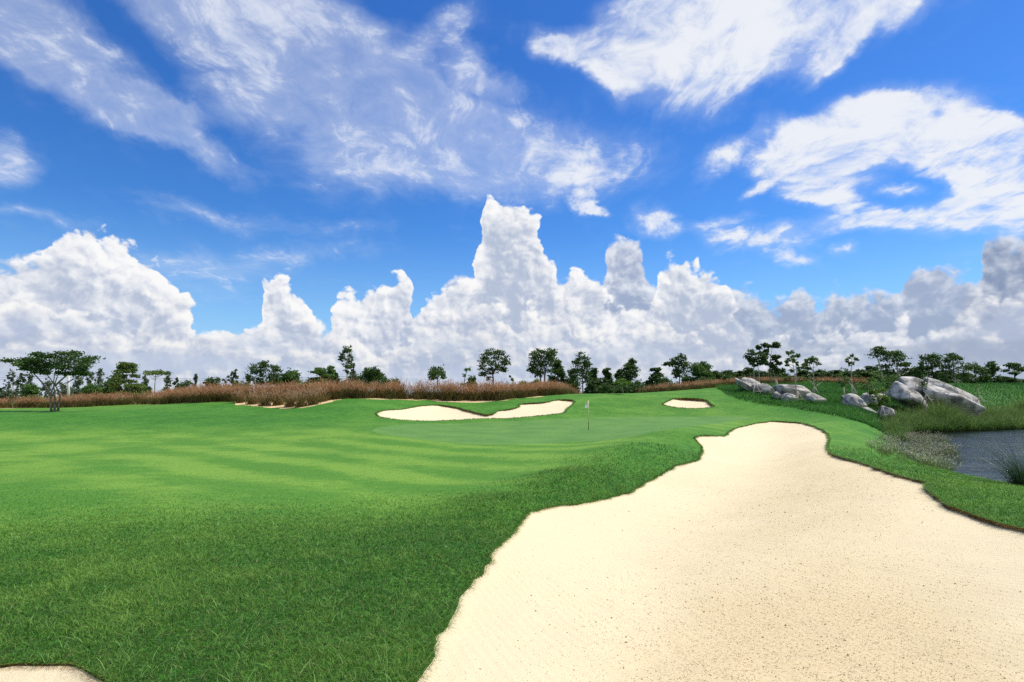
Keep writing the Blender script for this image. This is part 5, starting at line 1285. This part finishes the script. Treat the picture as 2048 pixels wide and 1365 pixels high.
boulder('pale rock half hidden behind the bright green tree', 1761, 800, 52, 24, 12, 1.2, 0, 0.0, 35)
boulder('front left slab of the large boulder heap, dark on its left side', 1823, 812, 50.0, 84, 35, 3.0, math.radians(-26), 0.25, 41, planes=9, amp=0.08, lie=0.25)
boulder('upper left slab of the large boulder heap with a flat white top', 1832, 790, 54.5, 88, 36, 3.2, math.radians(-24), 0.1, 44, planes=9, amp=0.08, lie=0.1)
boulder('large front slab of the large boulder heap with dark stains', 1898, 813, 51.5, 108, 36, 3.4, math.radians(-22), 0.1, 47, planes=9, amp=0.08, lie=0.25)
boulder('longest rear slab of the large boulder heap sloping down to the right', 1897, 802, 55.5, 146, 36, 3.2, math.radians(-21), 0.0, 52, planes=9, amp=0.08, lie=0.15)

# ------------------------------------------------------------------ props round the young trees
mat_prop, t = material('weathered_poles')
n = t.noise(t.n('ShaderNodeTexCoord').outputs['Object'], 9, 4, 0.6)
finish(t, t.mix(n, (0.34, 0.28, 0.20), (0.66, 0.60, 0.52)), 0.85, 0.1)
def props(px, py, Y, legs, rails, label):
    root = empty('tree_stakes', P(px, py, Y)); b = np.array(P(px, py, Y)); tag(root, label, 'tree stakes', 'stakes propping the young trees')
    for i, (nm, lst) in enumerate((('pole', legs), ('rail', rails))):
        for (x0, y0, x1, y1, dy) in lst:
            a = np.array(P(x0, y0, Y)) - b; c = np.array(P(x1, y1, Y)) - b
            a[1] += dy; c[1] += dy * (0.1 if nm == 'pole' else 1)
            if nm == 'pole': a[2] -= 0.25
            g = Geo(); tube(g, np.linspace(a, c, 3), 0.038 if nm == 'pole' else 0.03, 6); g.obj(nm, mat_prop, root, True)
props(1511, 785, 56, [(1503, 788, 1509, 766, -0.4), (1520, 785, 1511, 766, -0.3), (1510, 782, 1510, 765, 0.5)], [(1503, 783, 1521, 783, -0.4)], 'tripod of stakes between the two leftmost knoll boulders')
props(1553, 777, 61.5, [(1553, 777, 1553, 760, -0.2), (1562, 776, 1553, 761, 0.2)], [(1552, 775, 1562, 775, 0.0)], 'small stakes holding the bare trunk left of the wide boulder')
props(1595, 806, 51, [(1592, 806, 1595, 783, -0.4), (1609, 804, 1596, 784, -0.2), (1597, 801, 1595, 783, 0.5)], [(1591, 799, 1606, 799, -0.4)], 'tripod of stakes in front of the wide boulder')
props(1632, 792, 55.5, [(1643, 800, 1630, 776, -0.4), (1626, 786, 1629, 775, 0.4)], [], 'stakes propping the flat-crowned young tree')
props(1703, 790, 55, [(1703, 790, 1703, 770, -0.2), (1717, 792, 1704, 771, -0.2)], [(1702, 785, 1712, 785, 0)], 'stakes propping the twiggy young tree')
props(1700, 800, 50, [(1689, 800, 1688, 775, 0)], [(1690, 789, 1722, 794, 0)], 'stake with a long horizontal rail above the small boulders')
props(1854, 800, 47, [(1864, 806, 1853, 790, -0.3), (1850, 800, 1853, 788, 0.3)], [(1853, 798, 1863, 801, -0.2)], 'stakes propping the forked young tree at the large slabs')
props(1962, 803, 55.5, [(1967, 804, 1960, 792, -0.2), (1956, 802, 1960, 792, 0.2)], [(1960, 803, 1970, 803, -0.1)], 'low stakes propping the sapling right of the large slabs')
props(1768, 830, 44, [(1769, 832, 1764, 812, -0.2), (1762, 832, 1765, 812, 0.2)], [(1761, 831, 1770, 830, -0.2)], 'short stakes at the right of the bright green young tree')

# ------------------------------------------------------------------ flagstick
def paint(name, col, rough=0.4, tw=0.0):
    m, t = material(name); n = t.noise(t.n('ShaderNodeTexCoord').outputs['Object'], 20, 3, 0.5)
    finish(t, t.mix(n, tuple(c * 0.92 for c in col), col), rough, 0.4, trans=(*col, 1), trans_w=tw); return m
m_y, m_k, m_w = paint('pale_yellow_paint', (0.80, 0.74, 0.36)), paint('black_paint', (0.015, 0.017, 0.015)), paint('white_cloth', (0.95, 0.95, 0.95), 0.8, 0.6)
fp = hit(1177, 861, 30); kf = fp[1] / F
root = empty('flagstick', fp); tag(root, 'golf flagstick with a limp white flag and black lower section on the putting green', 'flagstick')
Hf = 59 * kf; zk = 17.5 * kf
g = Geo(); tube(g, [(0, 0, zk), (0, 0, Hf * 0.6), (0, 0, Hf)], 0.017, 8); g.add([(0.02, 0, Hf), (-0.02, 0, Hf), (0, 0.02, Hf), (0, 0, Hf + 0.03)], None, [(0, 2, 3), (2, 1, 3), (1, 0, 3)]); g.obj('pole', m_y, root, True)
g = Geo(); tube(g, [(0, 0, -0.1), (0, 0, zk * 0.5), (0, 0, zk)], 0.019, 8); g.obj('lower_pole', m_k, root, True)
U, Vn = 9, 12; fv = []
for j in range(Vn + 1):
    for i in range(U + 1):
        u, w = i / U, j / Vn
        reach = 7.0 * kf * min(1, w * 1.6 + 0.15) * (1 - 0.1 * w)
        fv.append((-0.017 - u * reach * (0.75 + 0.25 * w), 0.07 * math.sin(u * 7 + w * 2) * (0.3 + u), Hf - 0.5 * kf - w * 13.5 * kf * (1 - 0.1 * u) - u * u * 5.0 * kf * w))
fq = [(j * (U + 1) + i, j * (U + 1) + i + 1, (j + 1) * (U + 1) + i + 1, (j + 1) * (U + 1) + i) for j in range(Vn) for i in range(U)]
fl = mobj('flag', fv, fq, None, m_w, True, None, root)
md = fl.modifiers.new('cloth', 'SOLIDIFY'); md.thickness = 0.006
g = Geo(); tube(g, [(0, 0, 0.003), (0, 0, 0.007)], 0.054, 20); g.obj('cup_rim', m_w, root)

# ------------------------------------------------------------------ utility pole with two wires, far left
m_c = paint('concrete_pole', (0.62, 0.60, 0.57), 0.9)
Y = 84; kx = Y / F; bp = np.array(P(137, 795, Y)); bp[2] = zground(bp[0], Y)[0]
root = empty('utility_pole', bp); tag(root, 'white utility pole seen under the right arm of the flat-topped tree', 'utility pole')
top = (HY - 750) * kx - bp[2]
g = Geo(); tube(g, [(0, 0, -0.3), (0, 0, top * 0.5), (0, 0, top)], [0.24, 0.19, 0.13], 10); g.obj('pole', m_c, root, True)
g = Geo(); tube(g, [(0, -0.7, top - 0.25), (0, 0, top - 0.25), (0, 0.7, top - 0.25)], 0.05, 6); g.obj('crossarm', m_c, root, True)
m_wire = paint('wire', (0.03, 0.03, 0.035), 0.5)
for i, (dy, dz, lab) in enumerate(((-0.65, -0.12, 'upper power line crossing the sky behind the flat-topped tree'), (0.65, -0.34, 'lower power line crossing the sky behind the flat-topped tree'))):
    xs = np.linspace(-45, 45, 41); sag = np.where(xs < 0, ((xs + 22.5) / 22.5) ** 2 - 1, ((xs - 22.5) / 22.5) ** 2 - 1) * 0.5
    g = Geo(); tube(g, np.stack([xs, np.full(41, 0.0), sag], -1), 0.016, 5)
    o = g.obj('power_line', m_wire, None, True, (bp[0], Y + dy, bp[2] + top + dz)); tag(o, lab, 'power line', 'power lines at the far left')
